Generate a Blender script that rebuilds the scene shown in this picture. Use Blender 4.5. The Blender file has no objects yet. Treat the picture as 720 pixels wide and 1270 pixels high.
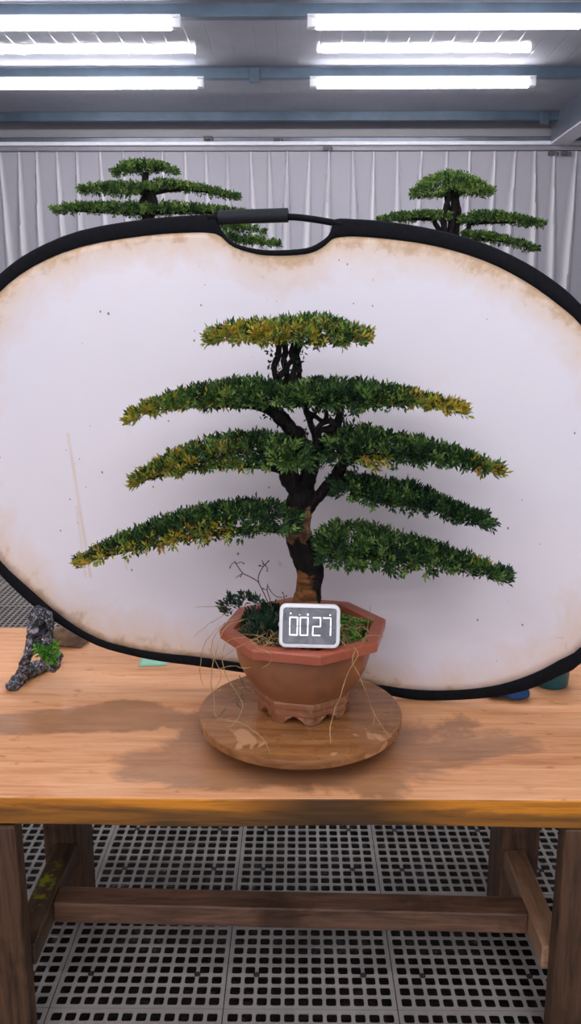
import bpy, bmesh, math, random
from mathutils import Vector, Matrix, noise
import numpy as np

random.seed(7)
rng = random.Random(11)
S = bpy.context.scene
COL = S.collection
PI = math.pi
R = math.radians

# ------------------------------------------------------------------ camera
FPX = 1030.0
TILT, YAW = R(12.64), R(0.49)
cam_d = bpy.data.cameras.new('camera')
cam_d.sensor_fit = 'VERTICAL'
cam_d.sensor_height = 36.0
cam_d.lens = 36.0 * FPX / 1270.0
cam_d.clip_end = 100
cam = bpy.data.objects.new('camera', cam_d)
COL.objects.link(cam)
FZ = 0.2334                      # the room is laid out with the floor at this height and lowered to z = 0 at the end
cam.location = (0, 0, 1.53 - FZ)
cam.rotation_euler = (PI / 2 - TILT, 0, YAW)
S.camera = cam
CM = Matrix.Translation((0, 0, 1.53)) @ Matrix.Rotation(YAW, 4, 'Z') @ Matrix.Rotation(PI / 2 - TILT, 4, 'X')
CO = Vector((0, 0, 1.53))

# ------------------------------------------------------------------ world, exposure
W = bpy.data.worlds.new('world')
S.world = W
W.use_nodes = True
bg = W.node_tree.nodes['Background']
bg.inputs[0].default_value = (0.86, 0.88, 1.0, 1)
bg.inputs[1].default_value = 0.45
S.view_settings.view_transform = 'Standard'
S.view_settings.look = 'None'
S.view_settings.gamma = 1
S.view_settings.use_curve_mapping = False
S.view_settings.exposure = 0.76
LAMP_STRENGTH = 19.0


def ray(px, py):
    d = Vector(((px - 360) / FPX, -(py - 635) / FPX, -1))
    return (CM.to_3x3() @ d)


def at(px, py, Y):
    d = ray(px, py)
    return CO + d * (Y / d.y)


def atz(px, py, z):
    d = ray(px, py)
    return CO + d * ((z - CO.z) / d.z)


# ------------------------------------------------------------------ mesh helpers
class MB:
    def __init__(s):
        s.v = []; s.f = []; s.mi = []; s.col = None

    def add(s, vs, fs, mi=0):
        o = len(s.v)
        s.v.extend([tuple(v) for v in vs])
        s.f.extend([tuple(i + o for i in f) for f in fs])
        s.mi.extend([mi] * len(fs))
        return s

    def box(s, x0, x1, y0, y1, z0, z1, mi=0):
        vs = [(x, y, z) for z in (z0, z1) for y in (y0, y1) for x in (x0, x1)]
        fs = [(0, 2, 3, 1), (4, 5, 7, 6), (0, 1, 5, 4), (2, 6, 7, 3), (0, 4, 6, 2), (1, 3, 7, 5)]
        return s.add(vs, fs, mi)

    def hexa(s, b, t, mi=0):
        """b, t: four corner points each (counter-clockwise seen from above)"""
        fs = [(3, 2, 1, 0), (4, 5, 6, 7)] + [(i, (i + 1) % 4, 4 + (i + 1) % 4, 4 + i) for i in range(4)]
        return s.add(list(b) + list(t), fs, mi)

    def tube(s, pts, rad, n=8, mi=0, rough=0.0, cap=True, seed=0.0, flute=0.0):
        pts = [Vector(p) for p in pts]
        m = len(pts)
        if not hasattr(rad, '__len__'): rad = [rad] * m
        vs = []; fs = []
        t0 = (pts[1] - pts[0]).normalized()
        a = Vector((0, 0, 1)) if abs(t0.z) < 0.9 else Vector((1, 0, 0))
        u = t0.cross(a).normalized()
        for i in range(m):
            t = (pts[min(i + 1, m - 1)] - pts[max(i - 1, 0)])
            if t.length < 1e-9: t = t0.copy()
            t.normalize()
            u = (u - t * u.dot(t))
            if u.length < 1e-6: u = t.orthogonal()
            u.normalize()
            w = t.cross(u)
            for k in range(n):
                an = 2 * PI * k / n
                d = u * math.cos(an) + w * math.sin(an)
                r = rad[i]
                if rough:
                    p = pts[i] + d * r
                    r *= 1 + rough * noise.noise(p * 55 + Vector((seed, 0, 0))) + rough * 0.6 * noise.noise(p * 150)
                if flute:
                    r *= 1 + flute * math.sin(an * 3 + i * 0.12) * 0.6 + flute * math.sin(an * 5 + 1.3 - i * .07) * .5
                vs.append(pts[i] + d * r)
        for i in range(m - 1):
            for k in range(n):
                k2 = (k + 1) % n
                fs.append((i * n + k, i * n + k2, (i + 1) * n + k2, (i + 1) * n + k))
        if cap:
            fs.append(tuple(range(n - 1, -1, -1)))
            fs.append(tuple((m - 1) * n + k for k in range(n)))
        return s.add(vs, fs, mi)

    def lathe(s, prof, n=48, c=(0, 0, 0), mi=0, fn=None, cap0=True, cap1=True):
        vs = []; fs = []
        for (r, z) in prof:
            for k in range(n):
                an = 2 * PI * k / n
                rr = fn(r, an, z) if fn else r
                vs.append((c[0] + rr * math.cos(an), c[1] + rr * math.sin(an), c[2] + z))
        m = len(prof)
        for i in range(m - 1):
            for k in range(n):
                k2 = (k + 1) % n
                fs.append((i * n + k, i * n + k2, (i + 1) * n + k2, (i + 1) * n + k))
        if cap0: fs.append(tuple(range(n - 1, -1, -1)))
        if cap1: fs.append(tuple((m - 1) * n + k for k in range(n)))
        return s.add(vs, fs, mi)

    def build(s, name, mat, parent=None, smooth=False, bevel=0, seg=2, solid=0, auto=None):
        me = bpy.data.meshes.new(name)
        me.from_pydata(s.v, [], s.f)
        me.update()
        mats = mat if isinstance(mat, (list, tuple)) else [mat]
        for m in mats: me.materials.append(m)
        if len(mats) > 1:
            me.polygons.foreach_set('material_index', s.mi)
        if s.col is not None:
            at_ = me.color_attributes.new('tint', 'FLOAT_COLOR', 'POINT')
            at_.data.foreach_set('color', np.array(s.col, dtype=np.float32).ravel())
        o = bpy.data.objects.new(name, me)
        COL.objects.link(o)
        if smooth:
            me.polygons.foreach_set('use_smooth', [True] * len(me.polygons))
            if auto is not None:
                try:
                    me.set_sharp_from_angle(angle=R(auto))
                except Exception:
                    pass
        if solid:
            md = o.modifiers.new('solid', 'SOLIDIFY'); md.thickness = solid; md.offset = 0
        if bevel:
            md = o.modifiers.new('bevel', 'BEVEL'); md.width = bevel; md.segments = seg
            md.limit_method = 'ANGLE'; md.angle_limit = R(35)
        if parent is not None:
            o.parent = parent
            o.matrix_parent_inverse = parent_inv(parent)
        return o


def parent_inv(p):
    m = Matrix.Identity(4)
    q = p
    chain = []
    while q is not None:
        chain.append(q); q = q.parent
    for q in reversed(chain):
        m = m @ (q.matrix_parent_inverse if q.parent else Matrix.Identity(4)) @ Matrix.LocRotScale(q.location, q.rotation_euler, q.scale)
    return m.inverted()


def tag(o, label=None, cat=None, group=None, kind=None):
    if label: o['label'] = label
    if cat: o['category'] = cat
    if group: o['group'] = group
    if kind: o['kind'] = kind
    return o


def thing(name, label, cat, loc=(0, 0, 0), group=None):
    o = bpy.data.objects.new(name, None)
    o.empty_display_size = 0.05
    o.location = loc
    COL.objects.link(o)
    return tag(o, label, cat, group)


def struct(o):
    o['kind'] = 'structure'
    return o


def copy_thing(root, dloc, label=None):
    r = root.copy(); COL.objects.link(r)
    r.location = Vector(root.location) + Vector(dloc)
    if label: r['label'] = label
    for ch in list(root.children):
        c = ch.copy(); COL.objects.link(c); c.parent = r
        for g in list(ch.children):
            d = g.copy(); COL.objects.link(d); d.parent = c
    return r


def catmull(P, sub=4):
    P = [Vector(p) for p in P]
    out = []
    n = len(P)
    for i in range(n - 1):
        a = P[max(i - 1, 0)]; b = P[i]; c = P[i + 1]; d = P[min(i + 2, n - 1)]
        for k in range(sub):
            t = k / sub
            out.append(0.5 * ((2 * b) + (c - a) * t + (2 * a - 5 * b + 4 * c - d) * t * t + (3 * b - a - 3 * c + d) * t ** 3))
    out.append(P[-1])
    return out


def catmull1(V, sub=4):
    return [v.x for v in catmull([Vector((x, 0, 0)) for x in V], sub)]


# ------------------------------------------------------------------ materials
def mat(name):
    m = bpy.data.materials.new(name)
    m.use_nodes = True
    nt = m.node_tree
    p = nt.nodes['Principled BSDF']
    return m, nt, p


def N(nt, typ, **kw):
    n = nt.nodes.new(typ)
    for k, v in kw.items():
        if k.startswith('i_'):
            key = k[2:]
            n.inputs[int(key) if key.isdigit() else key].default_value = v
        else:
            setattr(n, k, v)
    return n


def L(nt, a, b):
    nt.links.new(a, b)


def c4(c): return (c[0], c[1], c[2], 1)


def ramp(nt, fac, stops, interp='LINEAR'):
    r = nt.nodes.new('ShaderNodeValToRGB')
    r.color_ramp.interpolation = interp
    while len(r.color_ramp.elements) < len(stops): r.color_ramp.elements.new(0.5)
    for e, (p, c) in zip(r.color_ramp.elements, stops):
        e.position = p
        e.color = c4(c) if hasattr(c, '__len__') else (c, c, c, 1)
    L(nt, fac, r.inputs[0])
    return r.outputs[0]


def mixc(nt, fac, a, b):
    m = nt.nodes.new('ShaderNodeMix'); m.data_type = 'RGBA'
    for inp, v in ((m.inputs[0], fac), (m.inputs[6], a), (m.inputs[7], b)):
        if isinstance(v, (int, float)): inp.default_value = v
        elif isinstance(v, tuple): inp.default_value = c4(v)
        else: L(nt, v, inp)
    return m.outputs[2]


def mth(nt, op, a, b=0.0, c=0.0):
    m = nt.nodes.new('ShaderNodeMath'); m.operation = op
    for i, v in enumerate((a, b, c)):
        if isinstance(v, (int, float)): m.inputs[i].default_value = v
        else: L(nt, v, m.inputs[i])
    return m.outputs[0]


def coords(nt, scale=(1, 1, 1), rot=(0, 0, 0), src='Object', loc=(0, 0, 0)):
    tc = nt.nodes.new('ShaderNodeTexCoord')
    mp = nt.nodes.new('ShaderNodeMapping')
    mp.inputs['Scale'].default_value = scale
    mp.inputs['Rotation'].default_value = rot
    mp.inputs['Location'].default_value = loc
    L(nt, tc.outputs[src], mp.inputs[0])
    return mp.outputs[0]


def noi(nt, vec, scale=5, detail=4, rough=0.55, dist=0.0):
    n = nt.nodes.new('ShaderNodeTexNoise')
    n.inputs['Scale'].default_value = scale
    n.inputs['Detail'].default_value = detail
    n.inputs['Roughness'].default_value = rough
    n.inputs['Distortion'].default_value = dist
    if vec is not None: L(nt, vec, n.inputs['Vector'])
    return n.outputs[0]


def bump(nt, p, h, strength=0.3, dist=0.01):
    b = nt.nodes.new('ShaderNodeBump')
    b.inputs['Strength'].default_value = strength
    b.inputs['Distance'].default_value = dist
    L(nt, h, b.inputs['Height'])
    L(nt, b.outputs[0], p.inputs['Normal'])


def plain(name, col, rough=0.5, metal=0.0, var=0.12, scale=30, bmp=0.0, spec=0.5):
    m, nt, p = mat(name)
    v = coords(nt)
    n = noi(nt, v, scale, 3)
    c = ramp(nt, n, [(0.3, tuple(x * (1 - var) for x in col)), (0.7, tuple(min(1, x * (1 + var)) for x in col))])
    L(nt, c, p.inputs['Base Color'])
    p.inputs['Roughness'].default_value = rough
    p.inputs['Metallic'].default_value = metal
    p.inputs['Specular IOR Level'].default_value = spec
    if bmp: bump(nt, p, n, bmp, 0.004)
    return m


def wood(name, dark, light, axis='X', rough=0.5, fine=1.0, moss=None, stain=0.35, bmp=0.25):
    m, nt, p = mat(name)
    sc = {'X': (1.2, 14, 14), 'Y': (14, 1.2, 14), 'Z': (14, 14, 1.2)}[axis]
    v = coords(nt, tuple(s * fine for s in sc))
    g = noi(nt, v, 3.0, 7, 0.62, 1.2)
    v2 = coords(nt, tuple(s * fine * 4 for s in sc))
    g2 = noi(nt, v2, 3.0, 5, 0.6, 0.4)
    f = mth(nt, 'ADD', mth(nt, 'MULTIPLY', g, 0.65), mth(nt, 'MULTIPLY', g2, 0.35))
    c = ramp(nt, f, [(0.34, dark), (0.48, tuple((a + b) / 2 for a, b in zip(dark, light))), (0.64, light)])
    v3 = coords(nt, (1, 1, 1))
    b = noi(nt, v3, 5.5, 5, 0.6)
    s = ramp(nt, b, [(0.52, 0.0), (0.62, 1.0)])
    c = mixc(nt, mth(nt, 'MULTIPLY', s, stain), c, tuple(x * 0.35 for x in dark))
    if moss:
        mc, centre, rad = moss
        vm = coords(nt, tuple(1 / r for r in rad), loc=tuple(-q / r for q, r in zip(centre, rad)))
        ln = nt.nodes.new('ShaderNodeVectorMath'); ln.operation = 'LENGTH'
        L(nt, vm, ln.inputs[0])
        k = mth(nt, 'SUBTRACT', 1.25, ln.outputs['Value'])
        k = mth(nt, 'MULTIPLY', k, mth(nt, 'MULTIPLY', ramp(nt, noi(nt, v3, 45, 6, 0.7), [(0.4, 0.0), (0.6, 1.0)]), 1.4))
        k = ramp(nt, k, [(0.35, 0.0), (0.85, 1.0)])
        c = mixc(nt, k, c, mc)
    L(nt, c, p.inputs['Base Color'])
    L(nt, ramp(nt, b, [(0.4, rough), (0.65, rough * 0.6)]), p.inputs['Roughness'])
    bump(nt, p, f, bmp, 0.004)
    return m


def leaf_mat(name):
    m, nt, p = mat(name)
    a = nt.nodes.new('ShaderNodeAttribute'); a.attribute_name = 'tint'
    n = noi(nt, coords(nt), 180, 2)
    c = mixc(nt, ramp(nt, n, [(0.35, 0.0), (0.7, 0.25)]), a.outputs[0], (0.02, 0.05, 0.02))
    L(nt, c, p.inputs['Base Color'])
    p.inputs['Roughness'].default_value = 0.42
    p.inputs['Specular IOR Level'].default_value = 0.35
    tr = nt.nodes.new('ShaderNodeBsdfTranslucent')
    L(nt, c, tr.inputs[0])
    mx = nt.nodes.new('ShaderNodeMixShader'); mx.inputs[0].default_value = 0.18
    out = nt.nodes['Material Output']
    L(nt, p.outputs[0], mx.inputs[1]); L(nt, tr.outputs[0], mx.inputs[2])
    L(nt, mx.outputs[0], out.inputs[0])
    return m


M = {}
M['leaf'] = leaf_mat('leaf')
M['black_fabric'] = plain('black_fabric', (0.006, 0.0065, 0.009), 0.8, var=0.3, scale=120, bmp=0.1, spec=.12)
M['rubber'] = plain('rubber', (0.016, 0.019, 0.024), 0.55, var=0.2, scale=200, spec=.2)
M['white_plastic'] = plain('white_plastic', (0.92, 0.92, 0.93), 0.35, var=0.02)
M['lamp_white'] = plain('lamp_white', (0.75, 0.76, 0.8), 0.4, var=0.03)
M['steel_blue'] = plain('steel_blue', (0.105, 0.155, 0.215), 0.42, var=0.22, scale=6, metal=0.15)
M['steel_grey'] = plain('steel_grey', (0.24, 0.27, 0.33), 0.28, var=0.15, scale=5, metal=0.35)
M['rail_white'] = plain('rail_white', (0.85, 0.84, 0.90), 0.35, var=0.05)
M['rail_shade'] = plain('rail_shade', (0.25, 0.25, 0.29), 0.4, var=0.08)
M['wall'] = plain('wall', (0.50, 0.49, 0.52), 0.7, var=0.06, scale=3)
M['teal'] = plain('teal', (0.005, 0.10, 0.13), 0.35, var=0.08)
M['blue_cloth'] = plain('blue_cloth', (0.006, 0.05, 0.19), 0.7, var=0.3, scale=60, bmp=0.3)
M['note'] = plain('note', (0.36, 0.74, 0.54), 0.7, var=0.04)
M['soil'] = plain('soil', (0.035, 0.024, 0.015), 0.95, var=0.6, scale=120, bmp=0.8)
M['dry'] = plain('dry', (0.42, 0.27, 0.12), 0.7, var=0.35, scale=40)
M['drydark'] = plain('drydark', (0.12, 0.085, 0.06), 0.8, var=0.4, scale=60)
M['plug'] = plain('plug', (0.02, 0.02, 0.024), 0.5)
M['hook'] = plain('hook', (0.09, 0.085, 0.09), 0.5)
M['turn_base'] = plain('turn_base', (0.03, 0.022, 0.018), 0.6)
M['pot_plain'] = plain('pot_plain', (0.16, 0.07, 0.04), 0.6, var=0.3, scale=12)

# emissive tube
m, nt, p = mat('tube_light')
p.inputs['Base Color'].default_value = (0.9, 0.9, 0.9, 1)
p.inputs['Emission Color'].default_value = (1.0, 0.965, 1.0, 1)
p.inputs['Emission Strength'].default_value = LAMP_STRENGTH
M['tube'] = m
# timer digits
m, nt, p = mat('digit_light')
p.inputs['Base Color'].default_value = (0.9, 0.9, 0.95, 1)
p.inputs['Emission Color'].default_value = (0.95, 0.95, 1.0, 1)
p.inputs['Emission Strength'].default_value = 0.9
M['digit'] = m
# timer screen
m, nt, p = mat('screen')
v = coords(nt)
n = noi(nt, v, 28, 4, 0.6, 0.8)
L(nt, ramp(nt, n, [(0.3, (0.12, 0.122, 0.14)), (0.7, (0.28, 0.285, 0.31))]), p.inputs['Base Color'])
p.inputs['Roughness'].default_value = 0.22
M['screen'] = m

# ceiling: shiny pale sandwich panel with joints
m, nt, p = mat('ceiling_panel')
v = coords(nt)
n = noi(nt, v, 1.6, 4)
L(nt, ramp(nt, n, [(0.3, (0.30, 0.32, 0.37)), (0.7, (0.40, 0.41, 0.46))]), p.inputs['Base Color'])
p.inputs['Roughness'].default_value = 0.08
p.inputs['IOR'].default_value = 1.10
sx = N(nt, 'ShaderNodeSeparateXYZ'); L(nt, v, sx.inputs[0])
fr = mth(nt, 'FRACT', mth(nt, 'MULTIPLY', sx.outputs[0], 8.7))
gr = ramp(nt, fr, [(0.0, 0.0), (0.05, 1.0), (0.95, 1.0), (1.0, 0.0)])
hh = mth(nt, 'ADD', mth(nt, 'MULTIPLY', gr, 0.5), mth(nt, 'MULTIPLY', noi(nt, v, 9, 3), 0.5))
bump(nt, p, hh, 0.12, 0.02)
M['ceiling'] = m

# curtain: sheer off-white cloth
m, nt, p = mat('sheer_cloth')
v = coords(nt)
n = noi(nt, v, 400, 2)
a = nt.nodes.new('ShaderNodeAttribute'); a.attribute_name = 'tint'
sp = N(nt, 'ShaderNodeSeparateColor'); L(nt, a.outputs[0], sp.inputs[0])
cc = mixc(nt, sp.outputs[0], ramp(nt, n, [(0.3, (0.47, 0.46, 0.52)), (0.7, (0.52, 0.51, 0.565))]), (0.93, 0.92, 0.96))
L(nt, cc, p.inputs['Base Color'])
p.inputs['Roughness'].default_value = 0.8
tr = nt.nodes.new('ShaderNodeBsdfTranslucent'); tr.inputs[0].default_value = (0.66, 0.65, 0.7, 1)
mx = nt.nodes.new('ShaderNodeMixShader'); mx.inputs[0].default_value = 0.3
L(nt, p.outputs[0], mx.inputs[1]); L(nt, tr.outputs[0], mx.inputs[2])
L(nt, mx.outputs[0], nt.nodes['Material Output'].inputs[0])
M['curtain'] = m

# floor grid plastic and wet ground under it
m, nt, p = mat('grid_plastic')
v = coords(nt)
n = noi(nt, v, 7, 5, 0.6)
L(nt, ramp(nt, n, [(0.3, (0.30, 0.275, 0.25)), (0.7, (0.43, 0.395, 0.365))]), p.inputs['Base Color'])
L(nt, ramp(nt, n, [(0.35, 0.6), (0.65, 0.35)]), p.inputs['Roughness'])
M['grid'] = m
m, nt, p = mat('wet_ground')
v = coords(nt)
n = noi(nt, v, 18, 6, 0.65)
L(nt, ramp(nt, n, [(0.35, (0.006, 0.005, 0.005)), (0.6, (0.018, 0.011, 0.008)), (0.8, (0.07, 0.04, 0.025))]), p.inputs['Base Color'])
p.inputs['Specular IOR Level'].default_value = 0.3
L(nt, ramp(nt, noi(nt, v, 30, 3), [(0.3, 0.12), (0.5, 0.7)]), p.inputs['Roughness'])
bump(nt, p, noi(nt, v, 60, 3), 0.4, 0.01)
M['ground'] = m

# ------------------------------------------------------------------ setting: floor, ground, ceiling, beams, back wall
TP = 0.339          # floor tile pitch
FX0, FY0 = -0.1424, 1.3636


def build_floor():
    V = []; F = []; MI = []
    def cell(x0, y0, x1, y1, h0x, h0y, h1x, h1y, near):
        o = len(V)
        zb = -0.003
        V.extend([(x0, y0, 0), (x1, y0, 0), (x1, y1, 0), (x0, y1, 0)])
        if near:
            c = 0.0034; e = c * 0.35
            pts = [(h0x + c, h0y), (h1x - c, h0y), (h1x - e, h0y + e), (h1x, h0y + c), (h1x, h1y - c), (h1x - e, h1y - e),
                   (h1x - c, h1y), (h0x + c, h1y), (h0x + e, h1y - e), (h0x, h1y - c), (h0x, h0y + c), (h0x + e, h0y + e)]
            V.extend([(a, b, 0) for a, b in pts]); V.extend([(a, b, zb) for a, b in pts])
            q = o + 4
            f = [(o, o + 1, q + 1, q), (o + 1, o + 2, q + 4, q + 3), (o + 2, o + 3, q + 7, q + 6), (o + 3, o, q + 10, q + 9),
                 (o + 1, q + 3, q + 2, q + 1), (o + 2, q + 6, q + 5, q + 4), (o + 3, q + 9, q + 8, q + 7), (o, q, q + 11, q + 10)]
            f += [(q + k, q + (k + 1) % 12, q + 12 + (k + 1) % 12, q + 12 + k) for k in range(12)]
        else:
            pts = [(h0x, h0y), (h1x, h0y), (h1x, h1y), (h0x, h1y)]
            V.extend([(a, b, 0) for a, b in pts]); V.extend([(a, b, zb) for a, b in pts])
            q = o + 4
            f = [(o + k, o + (k + 1) % 4, q + (k + 1) % 4, q + k) for k in range(4)]
            f += [(q + k, q + (k + 1) % 4, q + 4 + (k + 1) % 4, q + 4 + k) for k in range(4)]
        F.extend(f); MI.extend([0] * len(f))
    nh = 12
    for i in range(-10, 10):
        for j in range(-4, 15):
            tx, ty = FX0 + i * TP, FY0 + j * TP
            near = (-5 <= i <= 5) and (-1 <= j <= 4)
            mg = 0.006
            p = (TP - 2 * mg) / nh
            hs = p * 0.372
            for a in range(nh):
                for b in range(nh):
                    cx, cy = tx + mg + (a + .5) * p, ty + mg + (b + .5) * p
                    x0 = tx + 0.001 if a == 0 else tx + mg + a * p
                    x1 = tx + TP - 0.001 if a == nh - 1 else tx + mg + (a + 1) * p
                    y0 = ty + 0.001 if b == 0 else ty + mg + b * p
                    y1 = ty + TP - 0.001 if b == nh - 1 else ty + mg + (b + 1) * p
                    cell(x0, y0, x1, y1, cx - hs, cy - hs * 1.06, cx + hs, cy + hs * 1.06, near)
            # skirt of every tile
            o = len(V)
            a0, a1, b0, b1 = tx + .001, tx + TP - .001, ty + .001, ty + TP - .001
            V.extend([(a0, b0, 0), (a1, b0, 0), (a1, b1, 0), (a0, b1, 0), (a0, b0, -.003), (a1, b0, -.003), (a1, b1, -.003), (a0, b1, -.003)])
            f = [(o + 4 + k, o + 4 + (k + 1) % 4, o + (k + 1) % 4, o + k) for k in range(4)]
            F.extend(f); MI.extend([0] * 4)
            if near:
                # snap plugs at the rib crossings
                for (a, b) in ((2, 3), (10, 3), (2, 9), (10, 9)):
                    cx, cy = tx + mg + a * p, ty + mg + b * p
                    o = len(V)
                    V.extend([(cx + .0068 * math.cos(k * PI / 5), cy + .0068 * math.sin(k * PI / 5), 0.0008) for k in range(10)])
                    V.extend([(cx + .0068 * math.cos(k * PI / 5), cy + .0068 * math.sin(k * PI / 5), -0.004) for k in range(10)])
                    f = [tuple(o + k for k in range(10))] + [(o + 10 + k, o + 10 + (k + 1) % 10, o + (k + 1) % 10, o + k) for k in range(10)]
                    F.extend(f); MI.extend([1] * 11)
    mb = MB(); mb.v = [(a, b, c + FZ) for a, b, c in V]; mb.f = F; mb.mi = MI
    return mb.build('floor', [M['grid'], M['plug']])


struct(build_floor())
struct(MB().box(-4, 4, -1, 6.6, FZ - 0.16, FZ - 0.05).build('ground', M['ground']))

ZC = 2.975        # ceiling underside
struct(MB().box(-4.2, 4.2, -2.6, 6.62, ZC, ZC + 0.06).build('ceiling', M['ceiling']))
BY = [-2.5, -1.55, -0.6, 0.36, 1.33, 2.30, 3.26, 4.23, 5.20]
bn = 0
for y in BY + [6.21]:
    bn += 1
    b = MB()
    # C-section purlin: web and two flanges
    zb = ZC - 0.055
    b.box(-4.2, 4.2, y, y + 0.004, zb, ZC)
    b.box(-4.2, 4.2, y + .004, y + 0.05, zb, zb + 0.004)
    b.box(-4.2, 4.2, y + .004, y + 0.05, ZC - .004, ZC)
    struct(b.build('trim_%d' % bn, M['steel_blue']))
# bracket cleats on the second beam and the eave beam
for (x, y) in ((-0.25, 5.20), (1.70, 6.21)):
    bn += 1
    struct(MB().box(x - .03, x + .03, y - .012, y, ZC - .085, ZC - .002).build('trim_%d' % bn, M['steel_blue'], bevel=.003))
# side beam running away from the camera on the right
bn += 1
b = MB()
b.box(1.80, 1.81, -1.6, 6.38, ZC - .17, ZC)
b.box(1.80, 1.93, -1.6, 6.38, ZC - .182, ZC - .1701, 1)
b.box(1.81, 1.93, -1.6, 6.38, ZC - .01, ZC)
struct(b.build('trim_%d' % bn, [M['steel_grey'], M['rail_white']]))

struct(MB().box(-4.2, 4.2, 6.52, 6.62, FZ - 0.06, ZC).build('wall_back', M['wall']))
struct(MB().box(-4.2, -4.12, -2.6, 6.52, FZ - 0.06, ZC).build('wall_left_added', M['wall']))  # unseen side wall, added to block light from the side
struct(MB().box(4.12, 4.2, -2.6, 6.52, FZ - 0.06, ZC).build('wall_right_added', M['wall']))  # unseen too, added to hold off light from the right
# shiny steel tube along the wall top
bn += 1
struct(MB().box(-4.2, 4.2, 6.44, 6.52, 2.80, 2.862).build('trim_%d' % bn, M['steel_grey'], bevel=.008, seg=3))

# ------------------------------------------------------------------ curtain rail and curtain
rl = thing('curtain_rail', 'long white curtain rail above the sheer curtain under the roof beams', 'curtain rail', (0, 6.40, 2.75))
MB().box(-3.6, 3.6, 6.36, 6.42, 2.790, 2.815).build('track', M['rail_white'], rl, bevel=.004)
MB().box(-3.6, 3.6, 6.40, 6.439, 2.7605, 2.789).build('shade_strip', M['rail_shade'], rl)  # dark strip standing in for the shade between track and curtain
for (px, py) in ((256, 171), (404, 184), (343, 174), (700, 190), (684, 190)):
    q = at(px, py, 6.37)
    hb = MB()
    hb.box(q.x - .022, q.x + .022, 6.362, 6.395, q.z - .012, q.z + .012)
    hb.tube([(q.x + .03, 6.37, q.z + .01), (q.x + .045, 6.365, q.z + .0), (q.x + .04, 6.365, q.z - .02)], .005, 6)
    hb.build('hook', M['hook'], rl)


def build_curtain():
    root = thing('sheer_curtain', 'pale sheer curtain with narrow vertical pleats hanging across the back wall', 'curtain', (0, 6.38, 0.27))
    xs = [x * 0.0075 for x in range(int(-3.3 / .0075), int(3.3 / .0075) + 1)]
    pl = []
    x = -3.3
    r2 = random.Random(5)
    while x < 3.3:
        pl.append((x, r2.uniform(.7, 1.25), r2.uniform(-.035, .035)))
        x += r2.uniform(.13, .185)
    zs = [2.755, 2.74, 2.70, 2.66, 2.60, 2.5, 2.4, 2.25, 2.1, 1.9, 1.6, 1.2, .8, .5, .27]
    mb = MB(); mb.col = []   # red: nearness to a pleat crest, where the cloth is paler
    vs = []
    for zi, z in enumerate(zs):
        d = 2.755 - z
        for x in xs:
            y = 0.0; fold_tint = 0.0
            for (c, a, dr) in pl:
                cx = c + dr * d
                if abs(x - cx) > .12: continue
                w = .008 + .028 * min(1, d / .7)
                t = abs(x - cx) / w
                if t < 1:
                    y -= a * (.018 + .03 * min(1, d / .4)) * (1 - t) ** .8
                    fold_tint = max(fold_tint, min(1, a * (1 - t) * 2.2))
                elif t < 2.2: y += .006 * (1 - (t - 1) / 1.2)
            y += .010 * math.sin(x * 9 + .5 * z) * min(1, d)
            vs.append((x, 6.41 + y, z)); mb.col.append((fold_tint, 0, 0, 1))
    n = len(xs)
    fs = [(i * n + k, i * n + k + 1, (i + 1) * n + k + 1, (i + 1) * n + k) for i in range(len(zs) - 1) for k in range(n - 1)]
    mb.add(vs, fs)
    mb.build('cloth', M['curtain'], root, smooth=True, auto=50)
    hb = MB()
    vs = []; 
    for z in (2.752, 2.655):
        for x in xs: vs.append((x, 6.418, z))
    hb.add(vs, [(k, k + 1, n + k + 1, n + k) for k in range(n - 1)])
    hb.col = [(.12, 0, 0, 1)] * len(hb.v)
    hb.build('header_tape', M['curtain'], root)


build_curtain()

# ------------------------------------------------------------------ ceiling lamps
def build_lamp(x0, y, label, group=None):
    xc = x0 + .6
    z = ZC - .055
    root = thing('tube_lamp', label, 'ceiling lamp', (xc, y, z - .035), group)
    MB().box(x0 - .045, x0 + 1.245, y - .018, y + .018, z - .012, z).build('housing', M['lamp_white'], root, bevel=.003)
    MB().tube([(x0, y, z - .036), (x0 + 1.2, y, z - .036)], .0265, 20).build('diffuser', M['tube'], root, smooth=True, auto=50)
    for xa in (x0 - .045, x0 + 1.2):
        MB().box(xa, xa + .045, y - .02, y + .02, z - .058, z - .0122).build('end_cap', M['lamp_white'], root, bevel=.006)
    return root


G = 'white fluorescent ceiling lamps under the beams'
build_lamp(.085, 4.21, 'white tube lamp under the nearer beam, right of the gap', G)
build_lamp(-1.785, 4.21, 'white tube lamp under the nearer beam, cut off by the left edge', G)
build_lamp(.11, 5.18, 'white tube lamp under the farther beam on the right, above the dome-topped bonsai', G)
build_lamp(-1.785, 5.18, 'white tube lamp under the farther beam on the left, above the tiered bonsai', G)
for y in BY[:7]:  # unseen lamp rows, those behind the camera added for frontal light
    for x0 in (.11, -1.785):
        build_lamp(x0, y - .02, 'unseen white tube lamp on a roof beam out of the picture overhead', 'unseen lamps overhead nearer than the picture shows')

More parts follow.
